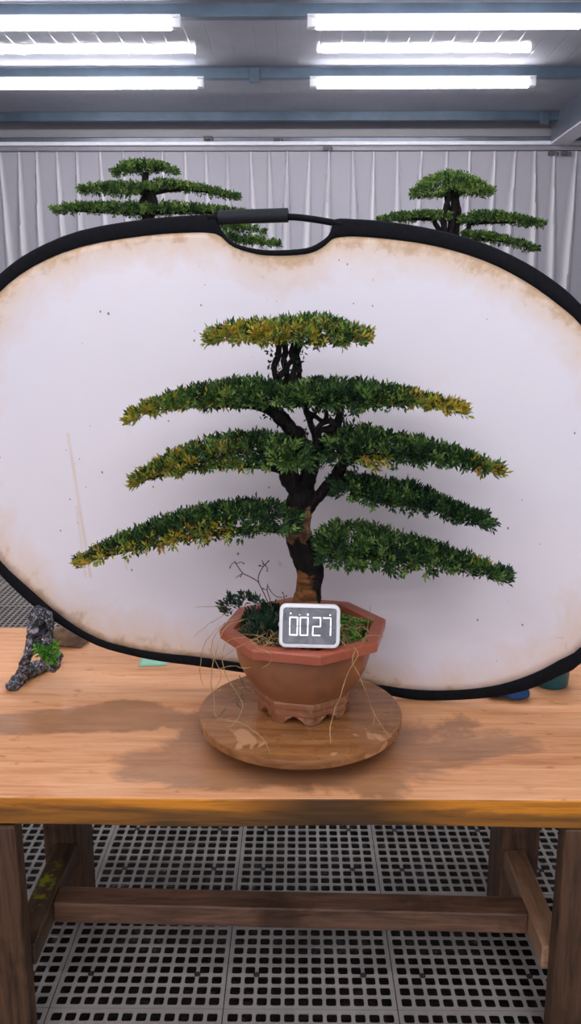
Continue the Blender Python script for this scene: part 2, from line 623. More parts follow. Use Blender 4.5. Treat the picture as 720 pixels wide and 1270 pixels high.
# ------------------------------------------------------------------ table
ZT = 0.75
def wood_top():
    m, nt, p = mat('table_top_wood')
    v = coords(nt, (1.0, 13, 13))
    g = noi(nt, v, 2.6, 7, 0.6, 1.0)
    v2 = coords(nt, (4, 60, 60))
    g2 = noi(nt, v2, 2.6, 5, 0.6, 0.3)
    f = mth(nt, 'ADD', mth(nt, 'MULTIPLY', g, 0.6), mth(nt, 'MULTIPLY', g2, 0.4))
    c = ramp(nt, f, [(0.32, (0.52, 0.20, 0.075)), (0.46, (0.72, 0.335, 0.15)), (0.62, (0.82, 0.44, 0.225))])
    vv = coords(nt, (1, 1.6, 1))
    b = noi(nt, vv, 3.2, 6, 0.62, 0.5)
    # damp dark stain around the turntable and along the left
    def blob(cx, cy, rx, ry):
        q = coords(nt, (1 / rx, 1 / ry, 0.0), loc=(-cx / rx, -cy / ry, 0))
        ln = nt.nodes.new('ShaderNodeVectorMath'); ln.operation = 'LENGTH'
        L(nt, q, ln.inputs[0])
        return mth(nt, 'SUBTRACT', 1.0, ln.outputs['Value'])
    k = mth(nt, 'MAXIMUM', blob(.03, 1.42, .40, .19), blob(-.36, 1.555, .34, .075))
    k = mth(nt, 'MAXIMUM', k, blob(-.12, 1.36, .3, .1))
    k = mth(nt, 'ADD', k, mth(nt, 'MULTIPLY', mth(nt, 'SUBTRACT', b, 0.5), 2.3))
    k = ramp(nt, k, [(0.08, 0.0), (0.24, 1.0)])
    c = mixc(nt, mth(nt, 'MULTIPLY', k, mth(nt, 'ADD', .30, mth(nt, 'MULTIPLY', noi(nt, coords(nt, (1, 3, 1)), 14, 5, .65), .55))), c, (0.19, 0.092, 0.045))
    # scattered small brown marks
    sp = noi(nt, coords(nt, (1, 2.2, 1)), 16, 4, 0.6)
    c = mixc(nt, mth(nt, 'MULTIPLY', ramp(nt, sp, [(0.62, 0.0), (0.68, 1.0)]), 0.6), c, (0.42, 0.16, 0.035))
    # amber lacquer and dark blotches on the sawn edge
    gn = N(nt, 'ShaderNodeNewGeometry')
    sn = N(nt, 'ShaderNodeSeparateXYZ'); L(nt, gn.outputs['Normal'], sn.inputs[0])
    side = mth(nt, 'LESS_THAN', sn.outputs[2], 0.6)
    e = noi(nt, coords(nt, (1.0, 5, 14)), 3.0, 6, 0.6, 0.8)
    ec = ramp(nt, e, [(0.30, (0.08, 0.03, 0.008)), (0.43, (0.42, 0.145, 0.02)), (0.6, (0.80, 0.29, 0.022)), (0.75, (0.66, 0.22, 0.02))])
    sxy = N(nt, 'ShaderNodeSeparateXYZ'); L(nt, coords(nt), sxy.inputs[0])
    low = ramp(nt, mth(nt, 'ADD', sxy.outputs[2], mth(nt, 'MULTIPLY', mth(nt, 'SUBTRACT', e, .5), .05)), [(0.722, 1.0), (0.734, 0.0)])
    ec = mixc(nt, mth(nt, 'MULTIPLY', low, 0.6), ec, (0.10, 0.055, 0.016))
    mid = mth(nt, 'MULTIPLY', mth(nt, 'SUBTRACT', 1.0, mth(nt, 'ABSOLUTE', mth(nt, 'MULTIPLY', mth(nt, 'SUBTRACT', sxy.outputs[0], .06), 4.5))), 1.0)
    mid = ramp(nt, mth(nt, 'ADD', mid, mth(nt, 'MULTIPLY', mth(nt, 'SUBTRACT', e, .5), 1.8)), [(0.2, 0.0), (0.75, 1.0)])
    ec = mixc(nt, mth(nt, 'MULTIPLY', mid, 0.85), ec, (0.035, 0.022, 0.01))
    c = mixc(nt, side, c, ec)
    L(nt, c, p.inputs['Base Color'])
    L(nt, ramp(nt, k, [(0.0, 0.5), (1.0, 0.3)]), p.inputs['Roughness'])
    bump(nt, p, f, 0.18, 0.003)
    return m


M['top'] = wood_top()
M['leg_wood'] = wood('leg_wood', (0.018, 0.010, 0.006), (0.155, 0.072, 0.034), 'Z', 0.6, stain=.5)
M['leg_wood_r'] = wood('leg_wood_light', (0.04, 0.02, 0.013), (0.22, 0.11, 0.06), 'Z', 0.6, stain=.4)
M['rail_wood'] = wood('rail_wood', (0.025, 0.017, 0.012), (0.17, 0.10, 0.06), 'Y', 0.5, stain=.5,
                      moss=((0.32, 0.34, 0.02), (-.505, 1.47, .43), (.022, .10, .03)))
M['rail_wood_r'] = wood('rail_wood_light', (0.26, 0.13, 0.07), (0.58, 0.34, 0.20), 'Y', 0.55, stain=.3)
M['beam_wood'] = wood('beam_wood', (0.05, 0.022, 0.012), (0.25, 0.13, 0.078), 'X', 0.5, stain=.55)

tb = thing('wooden_table', 'broad wooden work table with thick amber front edge and damp stains', 'table', (0, 1.5, FZ))
# slab with slightly wavy front edge
sl = MB()
nx = 60
vs = []
for i in range(nx + 1):
    x = -1.0 + 2.0 * i / nx
    w = .003 * noise.noise(Vector((x * 3, 0, 0)))
    for (y, z) in ((1.263 + w, .698 + w), (1.263 + w * .6, .7505 - .0005), (2.075, .75), (2.075, .698)):
        vs.append((x, y, z))
fs = [(i * 4 + k, i * 4 + (k + 1) % 4, (i + 1) * 4 + (k + 1) % 4, (i + 1) * 4 + k) for i in range(nx) for k in range(4)]
fs += [(0, 1, 2, 3), tuple(nx * 4 + k for k in (3, 2, 1, 0))]
sl.add(vs, [tuple(reversed(f)) for f in fs])
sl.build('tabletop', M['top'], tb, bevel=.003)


def leg(x0, x1, y0, y1, dx, m):
    b = [(x0 + dx, y0, FZ), (x1 + dx, y0, FZ), (x1 + dx, y1, FZ), (x0 + dx, y1, FZ)]
    t = [(x0, y0, .694), (x1, y0, .694), (x1, y1, .694), (x0, y1, .694)]
    MB().hexa(b, t).build('leg', m, tb, bevel=.005)


leg(-.575, -.482, 1.264, 1.302, 0, M['leg_wood'])
leg(.4565, .548, 1.264, 1.302, 0, M['leg_wood'])
leg(-.552, -.470, 1.605, 1.705, 0, M['leg_wood'])
leg(.440, .522, 1.590, 1.695, 0, M['leg_wood_r'])
MB().box(-.527, -.477, 1.3025, 1.6045, .383, .430).build('side_rail', M['rail_wood'], tb, bevel=.004)
MB().box(.4455, .4905, 1.3025, 1.5895, .383, .430).build('side_rail', M['rail_wood_r'], tb, bevel=.004)
MB().hexa([(-.4765, 1.413, .384), (.445, 1.389, .384), (.445, 1.441, .384), (-.4765, 1.465, .384)],
          [(-.4765, 1.413, .429), (.445, 1.389, .429), (.445, 1.441, .429), (-.4765, 1.465, .429)]).build('stretcher', M['beam_wood'], tb, bevel=.004)

# ------------------------------------------------------------------ turntable
def turntable_wood():
    m, nt, p = mat('turntable_wood')
    v = coords(nt, (2, 14, 14), rot=(0, 0, .5))
    g = noi(nt, v, 3, 6, .6, .8)
    c = ramp(nt, g, [(0.35, (0.22, 0.085, 0.026)), (0.62, (0.38, 0.165, 0.058))])
    b = noi(nt, coords(nt), 8.5, 4, .55, .3)
    c = mixc(nt, mth(nt, 'MULTIPLY', ramp(nt, b, [(0.595, 0.0), (0.615, 1.0)]), .8), c, (0.60, 0.32, 0.16))
    L(nt, c, p.inputs['Base Color'])
    L(nt, ramp(nt, b, [(0.45, 0.16), (0.6, 0.5)]), p.inputs['Roughness'])
    bump(nt, p, g, .1, .002)
    return m


M['turn'] = turntable_wood()
TX, TY, TZ = 0.006, 1.485, 0.8055
tt = thing('turntable', 'round damp wooden turntable disc under the large bonsai pot', 'turntable', (TX, TY, ZT))
MB().lathe([(.192, .0375), (.1945, .0385), (.195, .040), (.195, .0535), (.1944, .0547), (.1932, .055)], 96, (TX, TY, ZT)).build('disc', M['turn'], tt, smooth=True, auto=40)
MB().lathe([(.125, .0006), (.128, .003), (.128, .012), (.118, .016), (.06, .018), (.06, .030), (.11, .033), (.11, .0372)], 64, (TX, TY, ZT)).build('base', M['turn_base'], tt, smooth=True, auto=40)

# ------------------------------------------------------------------ reflector panel
def reflector_fabric():
    m, nt, p = mat('reflector_fabric')
    a = nt.nodes.new('ShaderNodeAttribute'); a.attribute_name = 'tint'
    sp = N(nt, 'ShaderNodeSeparateColor'); L(nt, a.outputs[0], sp.inputs[0])
    v = coords(nt)
    big = noi(nt, v, 2.2, 3)
    c = ramp(nt, big, [(0.3, (0.76, 0.73, 0.79)), (0.7, (0.80, 0.76, 0.80))])
    # rusty water stains, dense along the edges
    n1 = noi(nt, v, 9, 7, 0.68, .6)
    n2 = noi(nt, v, 34, 5, 0.65, .3)
    edge = sp.outputs[0]
    k = mth(nt, 'ADD', mth(nt, 'MULTIPLY', edge, 0.95), mth(nt, 'MULTIPLY', mth(nt, 'SUBTRACT', n1, .5), 1.05))
    c = mixc(nt, mth(nt, 'MULTIPLY', ramp(nt, k, [(0.12, 0.0), (0.75, 1.0)]), .75), c, (0.72, 0.52, 0.34))
    k2 = mth(nt, 'ADD', k, mth(nt, 'MULTIPLY', mth(nt, 'SUBTRACT', n2, .5), 1.1))
    c = mixc(nt, mth(nt, 'MULTIPLY', ramp(nt, k2, [(0.62, 0.0), (0.9, 1.0)]), .6), c, (0.46, 0.26, 0.11))
    # thin drifting smudges
    sm = noi(nt, v, 14, 5, .6, 1.0)
    c = mixc(nt, mth(nt, 'MULTIPLY', ramp(nt, sm, [(0.69, 0.0), (0.76, 1.0)]), .55), c, (0.62, 0.47, 0.28))
    # dark specks
    vo = nt.nodes.new('ShaderNodeTexVoronoi'); vo.inputs['Scale'].default_value = 36
    L(nt, coords(nt, (1, 1, 0.72)), vo.inputs['Vector'])
    wn = noi(nt, v, 11, 2)
    rad = ramp(nt, wn, [(0.36, 0.0), (0.72, 0.095)])
    spk = mth(nt, 'LESS_THAN', vo.outputs['Distance'], rad)
    sel = mth(nt, 'GREATER_THAN', N(nt, 'ShaderNodeSeparateColor').outputs[0], 2.0)
    c = mixc(nt, mth(nt, 'MULTIPLY', spk, .8), c, (0.12, 0.10, 0.09))
    # long run marks at the left
    for (x, z0, z1, tilt, wd, al) in ((-.462, .98, 1.30, -.135, .0035, .5), (-.474, .98, 1.14, -.10, .003, .35), (-.378, 1.0, 1.06, -.2, .003, .4)):
        s3 = N(nt, 'ShaderNodeSeparateXYZ'); L(nt, v, s3.inputs[0])
        dx = mth(nt, 'ABSOLUTE', mth(nt, 'SUBTRACT', s3.outputs[0], mth(nt, 'ADD', mth(nt, 'MULTIPLY', mth(nt, 'SUBTRACT', s3.outputs[2], z0), tilt), x)))
        a1 = mth(nt, 'LESS_THAN', dx, wd)
        a2 = mth(nt, 'MULTIPLY', mth(nt, 'GREATER_THAN', s3.outputs[2], z0), mth(nt, 'LESS_THAN', s3.outputs[2], z1))
        kk = mth(nt, 'MULTIPLY', mth(nt, 'MULTIPLY', a1, a2), mth(nt, 'MULTIPLY', noi(nt, v, 20, 3), al * 1.4))
        c = mixc(nt, kk, c, (0.66, 0.47, 0.28))
    L(nt, c, p.inputs['Base Color'])
    p.inputs['Roughness'].default_value = 0.65
    p.inputs['Specular IOR Level'].default_value = 0.25
    bump(nt, p, noi(nt, v, 3.5, 2), 0.05, 0.05)
    return m


M['reflector'] = reflector_fabric()
PN = Vector((.15, 1, -.10))        # panel plane: Y = 1.69 - .15 X + .10 (z - .75)
PP = Vector((0, 1.684, .75))


def onp(px, py, off=0.0):
    d = ray(px, py)
    t = (PP - CO).dot(PN) / d.dot(PN)
    return CO + d * t + PN.normalized() * off


pairs = [((-42, 382), (-20, 394)), ((0, 340), (0, 362)), ((40, 311), (40, 331)), ((100, 286), (100, 306)), ((180, 272), (180, 292)),
         ((240, 267), (240, 288)), ((264, 266), (264, 289)), ((269, 270), (270, 291)), ((274, 284), (276, 295)), ((290, 301), (290, 306.5)),
         ((318, 309), (318, 315)), ((345, 310.5), (345, 317)), ((379, 308), (379, 315)), ((395.5, 301), (398, 308)), ((407, 292), (410, 298)),
         ((411, 282), (416, 295)), ((416, 272), (421, 294)), ((440, 272), (440, 293)), ((480, 275), (480, 296)), ((540, 285), (540, 305)), ((600, 302), (600, 323)),
         ((650, 325), (650, 348)), ((690, 351), (690, 376)), ((720, 378), (720, 403)), ((765, 432), (747, 446)), ((793, 505), (772, 510)),
         ((801, 590), (780, 590)), ((795, 680), (774, 678)), ((768, 762), (750, 752)), ((720, 822), (720, 802)), ((693, 838), (693, 819)),
         ((660, 853), (660, 836)), ((620, 863), (620, 849)), ((580, 867), (580, 855)), ((540, 868.5), (540, 856.5)), ((510, 867), (510, 855)),
         ((480, 862), (480, 851)), ((420, 853), (420, 842)), ((360, 843), (360, 832)), ((296, 833), (296, 822)), ((240, 825), (240, 814)),
         ((200, 820), (200, 810)), ((160, 812), (160, 803)), ((120, 800), (120, 791)), ((80, 778), (80, 767)), ((40, 750), (40, 733)),
         ((0, 712), (0, 695)), ((-38, 665), (-22, 655)), ((-62, 605), (-44, 600)), ((-72, 530), (-52, 530)), ((-66, 450), (-46, 455))]
# closed smooth resample
def closed_cm(P, sub=3):
    P = [Vector((a, b, 0)) for a, b in P]
    n = len(P); out = []
    for i in range(n):
        a, b, c, d = P[i - 1], P[i], P[(i + 1) % n], P[(i + 2) % n]
        for k in range(sub):
            t = k / sub
            out.append(0.5 * ((2 * b) + (c - a) * t + (2 * a - 5 * b + 4 * c - d) * t * t + (3 * b - a - 3 * c + d) * t ** 3))
    return out


outer = closed_cm([p[0] for p in pairs])
inner = closed_cm([p[1] for p in pairs])
nO = len(outer)
rf = thing('photo_reflector', 'large oval white photo reflector with black rim and handle, stained by rust', 'photo reflector', tuple(onp(545, 868)))
# fabric: fan of rings, red channel = nearness of the rim
fb = MB(); fb.col = []
cen = Vector((362, 565, 0))
NR = 26
vs = []
for r in range(1, NR + 1):
    t = (r / NR) ** .75
    for q in inner:
        p2 = cen + (q - cen) * t
        w = onp(p2.x, p2.y)
        e = (q - p2).length
        ed = max(0, 1 - e / 75) ** 1.4
        # the top left, top and lower left of the rim are the dirtiest
        an = math.atan2(p2.y - 565, p2.x - 362)
        wt = .95 if p2.y < 560 else (.85 if p2.x < 470 else .6)
        if abs(p2.y - 560) < 150: wt *= .45 + .55 * abs(p2.y - 560) / 150
        # sag of the cloth
        w = w + PN.normalized() * (.006 * (1 - t * t))
        vs.append(w)
        fb.col.append((ed * wt, 0, 0, 1))
cpt = onp(cen.x, cen.y, .006)
fs = []
for r in range(NR - 1):
    for k in range(nO):
        fs.append((r * nO + k, r * nO + (k + 1) % nO, (r + 1) * nO + (k + 1) % nO, (r + 1) * nO + k))
vs.append(cpt); fb.col.append((0, 0, 0, 1))
ci = len(vs) - 1
fs += [(ci, (k + 1) % nO, k) for k in range(nO)]
fb.add(vs, fs)
fb.build('fabric', M['reflector'], rf, smooth=True, solid=.0016)
# rim band: rounded section between inner and outer loop
bd = MB(); vs = []; fs = []
sec = [(0.0, .45), (.12, 1.0), (.5, 1.25), (.88, 1.0), (1.0, .45), (1.0, -.45), (.88, -1.0), (.5, -1.25), (.12, -1.0), (0.0, -.45)]
ns = len(sec)
for k in range(nO):
    a, b = inner[k], outer[k]
    a = a + (a - b) * .02
    for (t, h) in sec:
        q = a + (b - a) * t
        vs.append(onp(q.x, q.y, -h * .0045))
for k in range(nO):
    k2 = (k + 1) % nO
    for j in range(ns):
        j2 = (j + 1) % ns
        fs.append((k * ns + j, k2 * ns + j, k2 * ns + j2, k * ns + j2))
bd.add(vs, fs)
bd.build('rim_band', M['black_fabric'], rf, smooth=True, auto=60)
# hand hole: thin rod and rubber grip
rod = [onp(x, y) for x, y in ((258, 270), (300, 269), (357, 269), (385, 271.5), (412, 276), (424, 279))]
MB().tube(catmull(rod, 4), .0068, 10).build('handle_rod', M['black_fabric'], rf, smooth=True)
gp = [onp(x, y, -.002) for x, y in ((272, 270.2), (300, 269), (330, 268), (357, 267.2))]
g = MB(); g.tube(catmull(gp, 3), .0142, 20)
g.build('handle_grip', M['rubber'], rf, smooth=True, auto=50)

# ------------------------------------------------------------------ foliage generator
GREENS = [(0.010, 0.030, 0.015), (0.026, 0.070, 0.024), (0.060, 0.140, 0.032), (0.135, 0.245, 0.048), (0.25, 0.37, 0.09)]
YELLOWS = [(0.46, 0.40, 0.03), (0.52, 0.36, 0.035), (0.33, 0.36, 0.035), (0.55, 0.46, 0.07), (0.44, 0.25, 0.04), (0.24, 0.30, 0.04)]


def add_leaf(mb, p, d, up, ln, wd, col):
    d = d.normalized()
    s = d.cross(up)
    if s.length < 1e-4: s = d.orthogonal()
    s.normalize()
    nrm = s.cross(d)
    a = p + d * (ln * .55) + nrm * (ln * .06)
    tip = p + d * ln - nrm * (ln * .10)
    o = len(mb.v)
    mid = p + d * (ln * .5) - nrm * (wd * .22)
    mb.v.extend([tuple(p), tuple(a + s * wd * .5), tuple(tip), tuple(a - s * wd * .5), tuple(mid)])
    mb.f.extend([(o, o + 1, o + 4), (o + 1, o + 2, o + 4), (o + 2, o + 3, o + 4), (o + 3, o, o + 4)])
    mb.mi.extend([0] * 4)
    f = rng.uniform(.8, 1.2)
    c = (col[0] * f, col[1] * f, col[2] * f, 1)
    mb.col.extend([c] * 5)


def rnd_unit():
    while True:
        v = Vector((rng.uniform(-1, 1), rng.uniform(-1, 1), rng.uniform(-1, 1)))
        if .1 < v.length < 1: return v.normalized()


def shoot(mb, p, d, nl, ln, wd, pick):
    """a rosette of narrow leaves round a short shoot"""
    d = d.normalized()
    u = d.orthogonal().normalized(); w = d.cross(u)
    a0 = rng.uniform(0, 6.28)
    base = pick()
    for k in range(nl):
        an = a0 + k * 2.4
        sp = rng.uniform(.3, 1.1) * (1.15 - .7 * k / nl)
        dd = d + (u * math.cos(an) + w * math.sin(an)) * sp
        q = p + d * (ln * 1.3 * (k / nl - .45)) + (u * math.cos(an) + w * math.sin(an)) * (ln * .12)
        col = base if rng.random() < .7 else pick()
        add_leaf(mb, q, dd, d + rnd_unit() * .3, ln * rng.uniform(.7, 1.15), wd * rng.uniform(.8, 1.2), col)


def pad(parent, st, Y0, wmax, nsh, name='foliage', ln=.0130, wd=.0046, bright=.4, yel=None, yside=None, under=.32, nl=8, dens=1.7, wpow=.6):
    """st: list of (px, top_y, bottom_y) along the pad; Y0 its depth.  A flat-bottomed cloud of shoots."""
    mb = MB(); mb.col = []
    n = len(st)
    hmax = max(b - t for _, t, b in st)
    # stations in space
    sts = []
    for (x, t, b) in st:
        w = wmax * max(.10, ((b - t) / hmax)) ** wpow
        zt = at(x, t + (5 if b > 350 else 3), Y0)
        zb = at(x, b - (6 if b > 350 else 3), Y0 + w * (.75 if b < 350 else -.75))
        if zb.z > zt.z - .010: zb.z = zt.z - .010
        sts.append((zt.x, zt.z, zb.z, w))
    seglen = []
    for i in range(n - 1):
        a, b = sts[i], sts[i + 1]
        seglen.append(abs(b[0] - a[0]) * (a[3] + b[3] + .02))
    tot = sum(seglen)
    nsh = int(nsh * dens)
    for q in range(nsh):
        r = rng.uniform(0, tot); i = 0
        while i < n - 2 and r > seglen[i]: r -= seglen[i]; i += 1
        f = rng.random()
        a, b = sts[i], sts[i + 1]
        X = a[0] + (b[0] - a[0]) * f; zt = a[1] + (b[1] - a[1]) * f; zb = a[2] + (b[2] - a[2]) * f; w = a[3] + (b[3] - a[3]) * f
        s = (i + f) / (n - 1)
        vv = rng.uniform(-1, 1)
        isu = rng.random() < under; core = False
        lump = .12 * noise.noise(Vector((X * 28, vv * 2.5, Y0 * 7)))
        if isu:
            y = vv * w * .95
            z = zb + rng.uniform(-.004, .010)
            d = Vector((rng.uniform(-.5, .5), vv * .9 - .15, rng.uniform(-.55, .25)))
        else:
            h = (zt - zb) * (max(0, 1 - vv * vv)) ** .5 * (1 + lump)
            core = rng.random() < .3
            rad = rng.uniform(.25, .75) if core else rng.uniform(.78, 1.0)
            y = vv * w * rad; z = zb + h * rad
            d = Vector((rng.uniform(-.45, .45), vv * .9, .75))
        d.x += (0.0)
        if s < .12: d.x += (-1 if sts[0][0] < sts[-1][0] else 1) * .9
        if s > .88: d.x += (1 if sts[0][0] < sts[-1][0] else -1) * .9
        pr = yel(s, vv, isu) if yel else 0
        br = bright + .10 * noise.noise(Vector((X * 20, y * 20, z * 20))) * 2

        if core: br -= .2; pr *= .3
        brs = br + rng.gauss(0, .16)

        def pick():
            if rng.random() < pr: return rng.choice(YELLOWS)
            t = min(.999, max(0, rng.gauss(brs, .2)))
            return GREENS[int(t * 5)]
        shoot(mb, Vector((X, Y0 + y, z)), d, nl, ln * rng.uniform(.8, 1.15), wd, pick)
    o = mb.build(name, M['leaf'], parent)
    return o


# ------------------------------------------------------------------ bark
def bark(name, patches=True):
    m, nt, p = mat(name)
    v = coords(nt, (1, 1, .4))
    n = noi(nt, v, 55, 6, .65, .5)
    c = ramp(nt, n, [(0.35, (0.004, 0.0035, 0.004)), (0.58, (0.013, 0.010, 0.009)), (0.78, (0.05, 0.036, 0.028))])
    if patches:
        sx = N(nt, 'ShaderNodeSeparateXYZ'); L(nt, coords(nt), sx.inputs[0])
        z = sx.outputs[2]
        k1 = mth(nt, 'MULTIPLY', ramp(nt, z, [(0.0, 0.0), (1.0, 1.0)]), 1.0)
        # flaked tan patches low on the trunk and under the fork
        def band(z0, z1, soft):
            a = N(nt, 'ShaderNodeMapRange', interpolation_type='SMOOTHSTEP'); L(nt, z, a.inputs[0])
            a.inputs[1].default_value = z0 - soft; a.inputs[2].default_value = z0 + soft
            b = N(nt, 'ShaderNodeMapRange', interpolation_type='SMOOTHSTEP'); L(nt, z, b.inputs[0])
            b.inputs[1].default_value = z1 + soft; b.inputs[2].default_value = z1 - soft
            return mth(nt, 'MULTIPLY', a.outputs[0], b.outputs[0])
        n2 = noi(nt, coords(nt, (1, 1, .45)), 30, 4, .6, .4)
        nx = mth(nt, 'MULTIPLY', mth(nt, 'SUBTRACT', .022, sx.outputs[0]), 9.0)
        f = mth(nt, 'MAXIMUM', mth(nt, 'MULTIPLY', band(.95, 1.082, .012), mth(nt, 'ADD', .52, nx)), mth(nt, 'MULTIPLY', band(1.130, 1.208, .014), .60))
        f = ramp(nt, mth(nt, 'ADD', f, mth(nt, 'MULTIPLY', mth(nt, 'SUBTRACT', n2, .5), 1.6)), [(0.42, 0.0), (0.56, 1.0)])
        pc = ramp(nt, n, [(0.35, (0.11, 0.055, 0.03)), (0.6, (0.30, 0.16, 0.085)), (0.75, (0.42, 0.26, 0.17))])
        rg = noi(nt, coords(nt, (1.2, 1.2, 7)), 14, 5, .65, .6)
        low = band(.95, 1.09, .01)
        pc = mixc(nt, mth(nt, 'MULTIPLY', low, .7), pc, (0.33, 0.12, 0.03))
        pc = mixc(nt, mth(nt, 'MULTIPLY', ramp(nt, rg, [(0.46, 0.0), (0.6, 1.0)]), .75), pc, (0.035, 0.018, 0.010))
        c = mixc(nt, f, c, pc)
    L(nt, c, p.inputs['Base Color'])
    p.inputs['Roughness'].default_value = .7
    p.inputs['Specular IOR Level'].default_value = .15
    bump(nt, p, n, .9, .008)
    return m


M['bark'] = bark('bark')
M['bark_dark'] = bark('bark_dark', False)


def limb(parent, pts, Ys, rad, name='branch', m=None, n=12, sub=6, rough=.3, seed=0, flute=.12):
    """pts pixel positions at depth Ys"""
    if not hasattr(Ys, '__len__'): Ys = [Ys] * len(pts)
    P = [at(x, y, Y) for (x, y), Y in zip(pts, Ys)]
    P = catmull(P, sub); rr = catmull1(rad, sub)
    mb = MB(); mb.tube(P, rr, n, rough=rough, seed=seed, flute=flute)
    return mb.build(name, m or M['bark_dark'], parent, smooth=True)


# ------------------------------------------------------------------ main potted bonsai
PX, PY, PZ = 0.013, 1.503, TZ        # pot centre and foot level
bz = thing('potted_bonsai', 'large bonsai with tiered green and yellowing pads in octagonal terracotta pot', 'bonsai', (PX, PY, PZ))


def terracotta():
    m, nt, p = mat('terracotta')
    v = coords(nt)
    n = noi(nt, v, 7, 6, .6, .4)
    c = ramp(nt, n, [(0.3, (0.22, 0.07, 0.03)), (0.5, (0.34, 0.115, 0.052)), (0.7, (0.42, 0.16, 0.07))])
    sx = N(nt, 'ShaderNodeSeparateXYZ'); L(nt, v, sx.inputs[0])
    # earthy film on the belly, clean red rim, pale crust on the foot mouldings
    belly = ramp(nt, sx.outputs[2], [(PZ + .148, 1.0), (PZ + .153, 0.0)])
    film = noi(nt, coords(nt, (1, 1, .5)), 11, 5, .6, .5)
    c = mixc(nt, mth(nt, 'MULTIPLY', belly, ramp(nt, film, [(0.35, 0.15), (0.65, 0.8)])), c, (0.28, 0.122, 0.05))
    c = mixc(nt, mth(nt, 'MULTIPLY', belly, ramp(nt, noi(nt, v, 9, 3), [(0.50, 0.0), (0.66, .6)])), c, (0.13, 0.055, 0.028))
    rimc = ramp(nt, n, [(0.3, (0.36, 0.085, 0.045)), (0.7, (0.46, 0.13, 0.07))])
    c = mixc(nt, ramp(nt, sx.outputs[2], [(PZ + .147, 0.0), (PZ + .15, 1.0)]), c, rimc)
    cr = noi(nt, v, 90, 4, .6)
    foot = ramp(nt, sx.outputs[2], [(PZ + .045, 1.0), (PZ + .062, 0.0)])
    c = mixc(nt, mth(nt, 'MULTIPLY', foot, ramp(nt, cr, [(0.55, 0.0), (0.7, .7)])), c, (0.40, 0.27, 0.17))
    L(nt, c, p.inputs['Base Color'])
    L(nt, ramp(nt, film, [(0.3, .32), (0.7, .55)]), p.inputs['Roughness'])
    bump(nt, p, cr, .25, .002)
    return m


M['pot'] = terracotta()
PH = R(10)


def octa(mix):
    def fn(r, an, z):
        a = (an) % (PI / 4)
        ro = r * math.cos(PI / 8) / math.cos(a - PI / 8)
        return r * (1 - mix) * .965 + ro * mix
    return fn


def pot_body():
    prof = [(.030, .016, 1), (.092, .016, 1), (.094, .019, 1), (.094, .027, 1), (.091, .029, 1), (.091, .032, .9), (.0975, .035, .9), (.0975, .042, .8), (.0955, .045, .7), (.099, .050, .5), (.107, .060, .25),
            (.118, .076, .25), (.127, .094, .25), (.132, .112, .25), (.135, .130, .25), (.135, .142, .7), (.136, .146, .9), (.158, .148, 1), (.1605, .150, 1), (.1615, .1655, 1),
            (.1595, .1685, 1), (.157, .169, 1), (.138, .169, 1), (.135, .167, 1), (.133, .150, 1), (.12, .135, 1), (.02, .135, 1)]
    n = 96
    vs = []; fs = []
    for (r, z, mx) in prof:
        f = octa(mx)
        for k in range(n):
            an = 2 * PI * k / n
            rr = f(r, an, z)
            vs.append((PX + rr * math.cos(an + PH), PY + rr * math.sin(an + PH), PZ + z))
    for i in range(len(prof) - 1):
        for k in range(n):
            k2 = (k + 1) % n
            fs.append((i * n + k, i * n + k2, (i + 1) * n + k2, (i + 1) * n + k))
    fs.append(tuple(range(n - 1, -1, -1)))
    fs.append(tuple((len(prof) - 1) * n + k for k in range(n)))
    mb = MB(); mb.add(vs, fs)
    return mb.build('pot', M['pot'], bz, smooth=True, auto=28)


pot = pot_body()
for k in range(8):
    an = PH + k * PI / 4
    mb = MB()
    # cloud-scroll bracket foot wrapping the octagon corner
    prof2 = [(-.034, .0165, .0165), (-.026, .012, .0165), (-.020, .008, .0165), (-.016, .0, .0165), (.016, .0, .0165), (.020, .008, .0165), (.026, .012, .0165), (.034, .0165, .0165)]
    def pt(t, r):
        s = abs(t)
        # walk along both octagon sides from the corner
        c = Vector((math.cos(an), math.sin(an), 0)) * r
        sgn = 1 if t > 0 else -1
        nb = Vector((math.cos(an + sgn * PI / 4), math.sin(an + sgn * PI / 4), 0)) * r
        return c + (nb - c).normalized() * s
    ts = [-.030, -.024, -.019, -.015, -.008, 0, .008, .015, .019, .024, .030]
    hs = [.0145, .0115, .0075, .001, 0, 0, 0, .001, .0075, .0115, .0145]
    vs = []
    for t, h in zip(ts, hs):
        o_ = pt(t, .0915); i_ = pt(t, .073)
        o2 = pt(t, .0932 - (.004 if h < .003 else 0)); 
        vs += [(PX + o2.x, PY + o2.y, PZ + h), (PX + o_.x, PY + o_.y, PZ + .0162), (PX + i_.x, PY + i_.y, PZ + .0162), (PX + i_.x, PY + i_.y, PZ + h)]
    fs = [(i * 4 + j, i * 4 + (j + 1) % 4, (i + 1) * 4 + (j + 1) % 4, (i + 1) * 4 + j) for i in range(len(ts) - 1) for j in range(4)]
    fs += [(3, 2, 1, 0), tuple((len(ts) - 1) * 4 + j for j in range(4))]
    mb.add(vs, fs)
    mb.build('foot', M['pot'], pot, bevel=.0015)
# soil mound
vs = []; fs = []
nr, na = 14, 48
for i in range(nr + 1):
    t = i / nr
    for k in range(na):
        an = 2 * PI * k / na
        rr = .131 * t * (octa(1)(1, an, 0))
        z = .150 + .010 * (1 - t) + .005 * noise.noise(Vector((rr * math.cos(an) * 40, rr * math.sin(an) * 40, 3)))
        vs.append((PX + rr * math.cos(an + PH), PY + rr * math.sin(an + PH), PZ + z))
fs = [(i * na + k, i * na + (k + 1) % na, (i + 1) * na + (k + 1) % na, (i + 1) * na + k) for i in range(nr) for k in range(na)]
mb = MB(); mb.add(vs, fs)
mb.build('soil', M['soil'], bz, smooth=True)

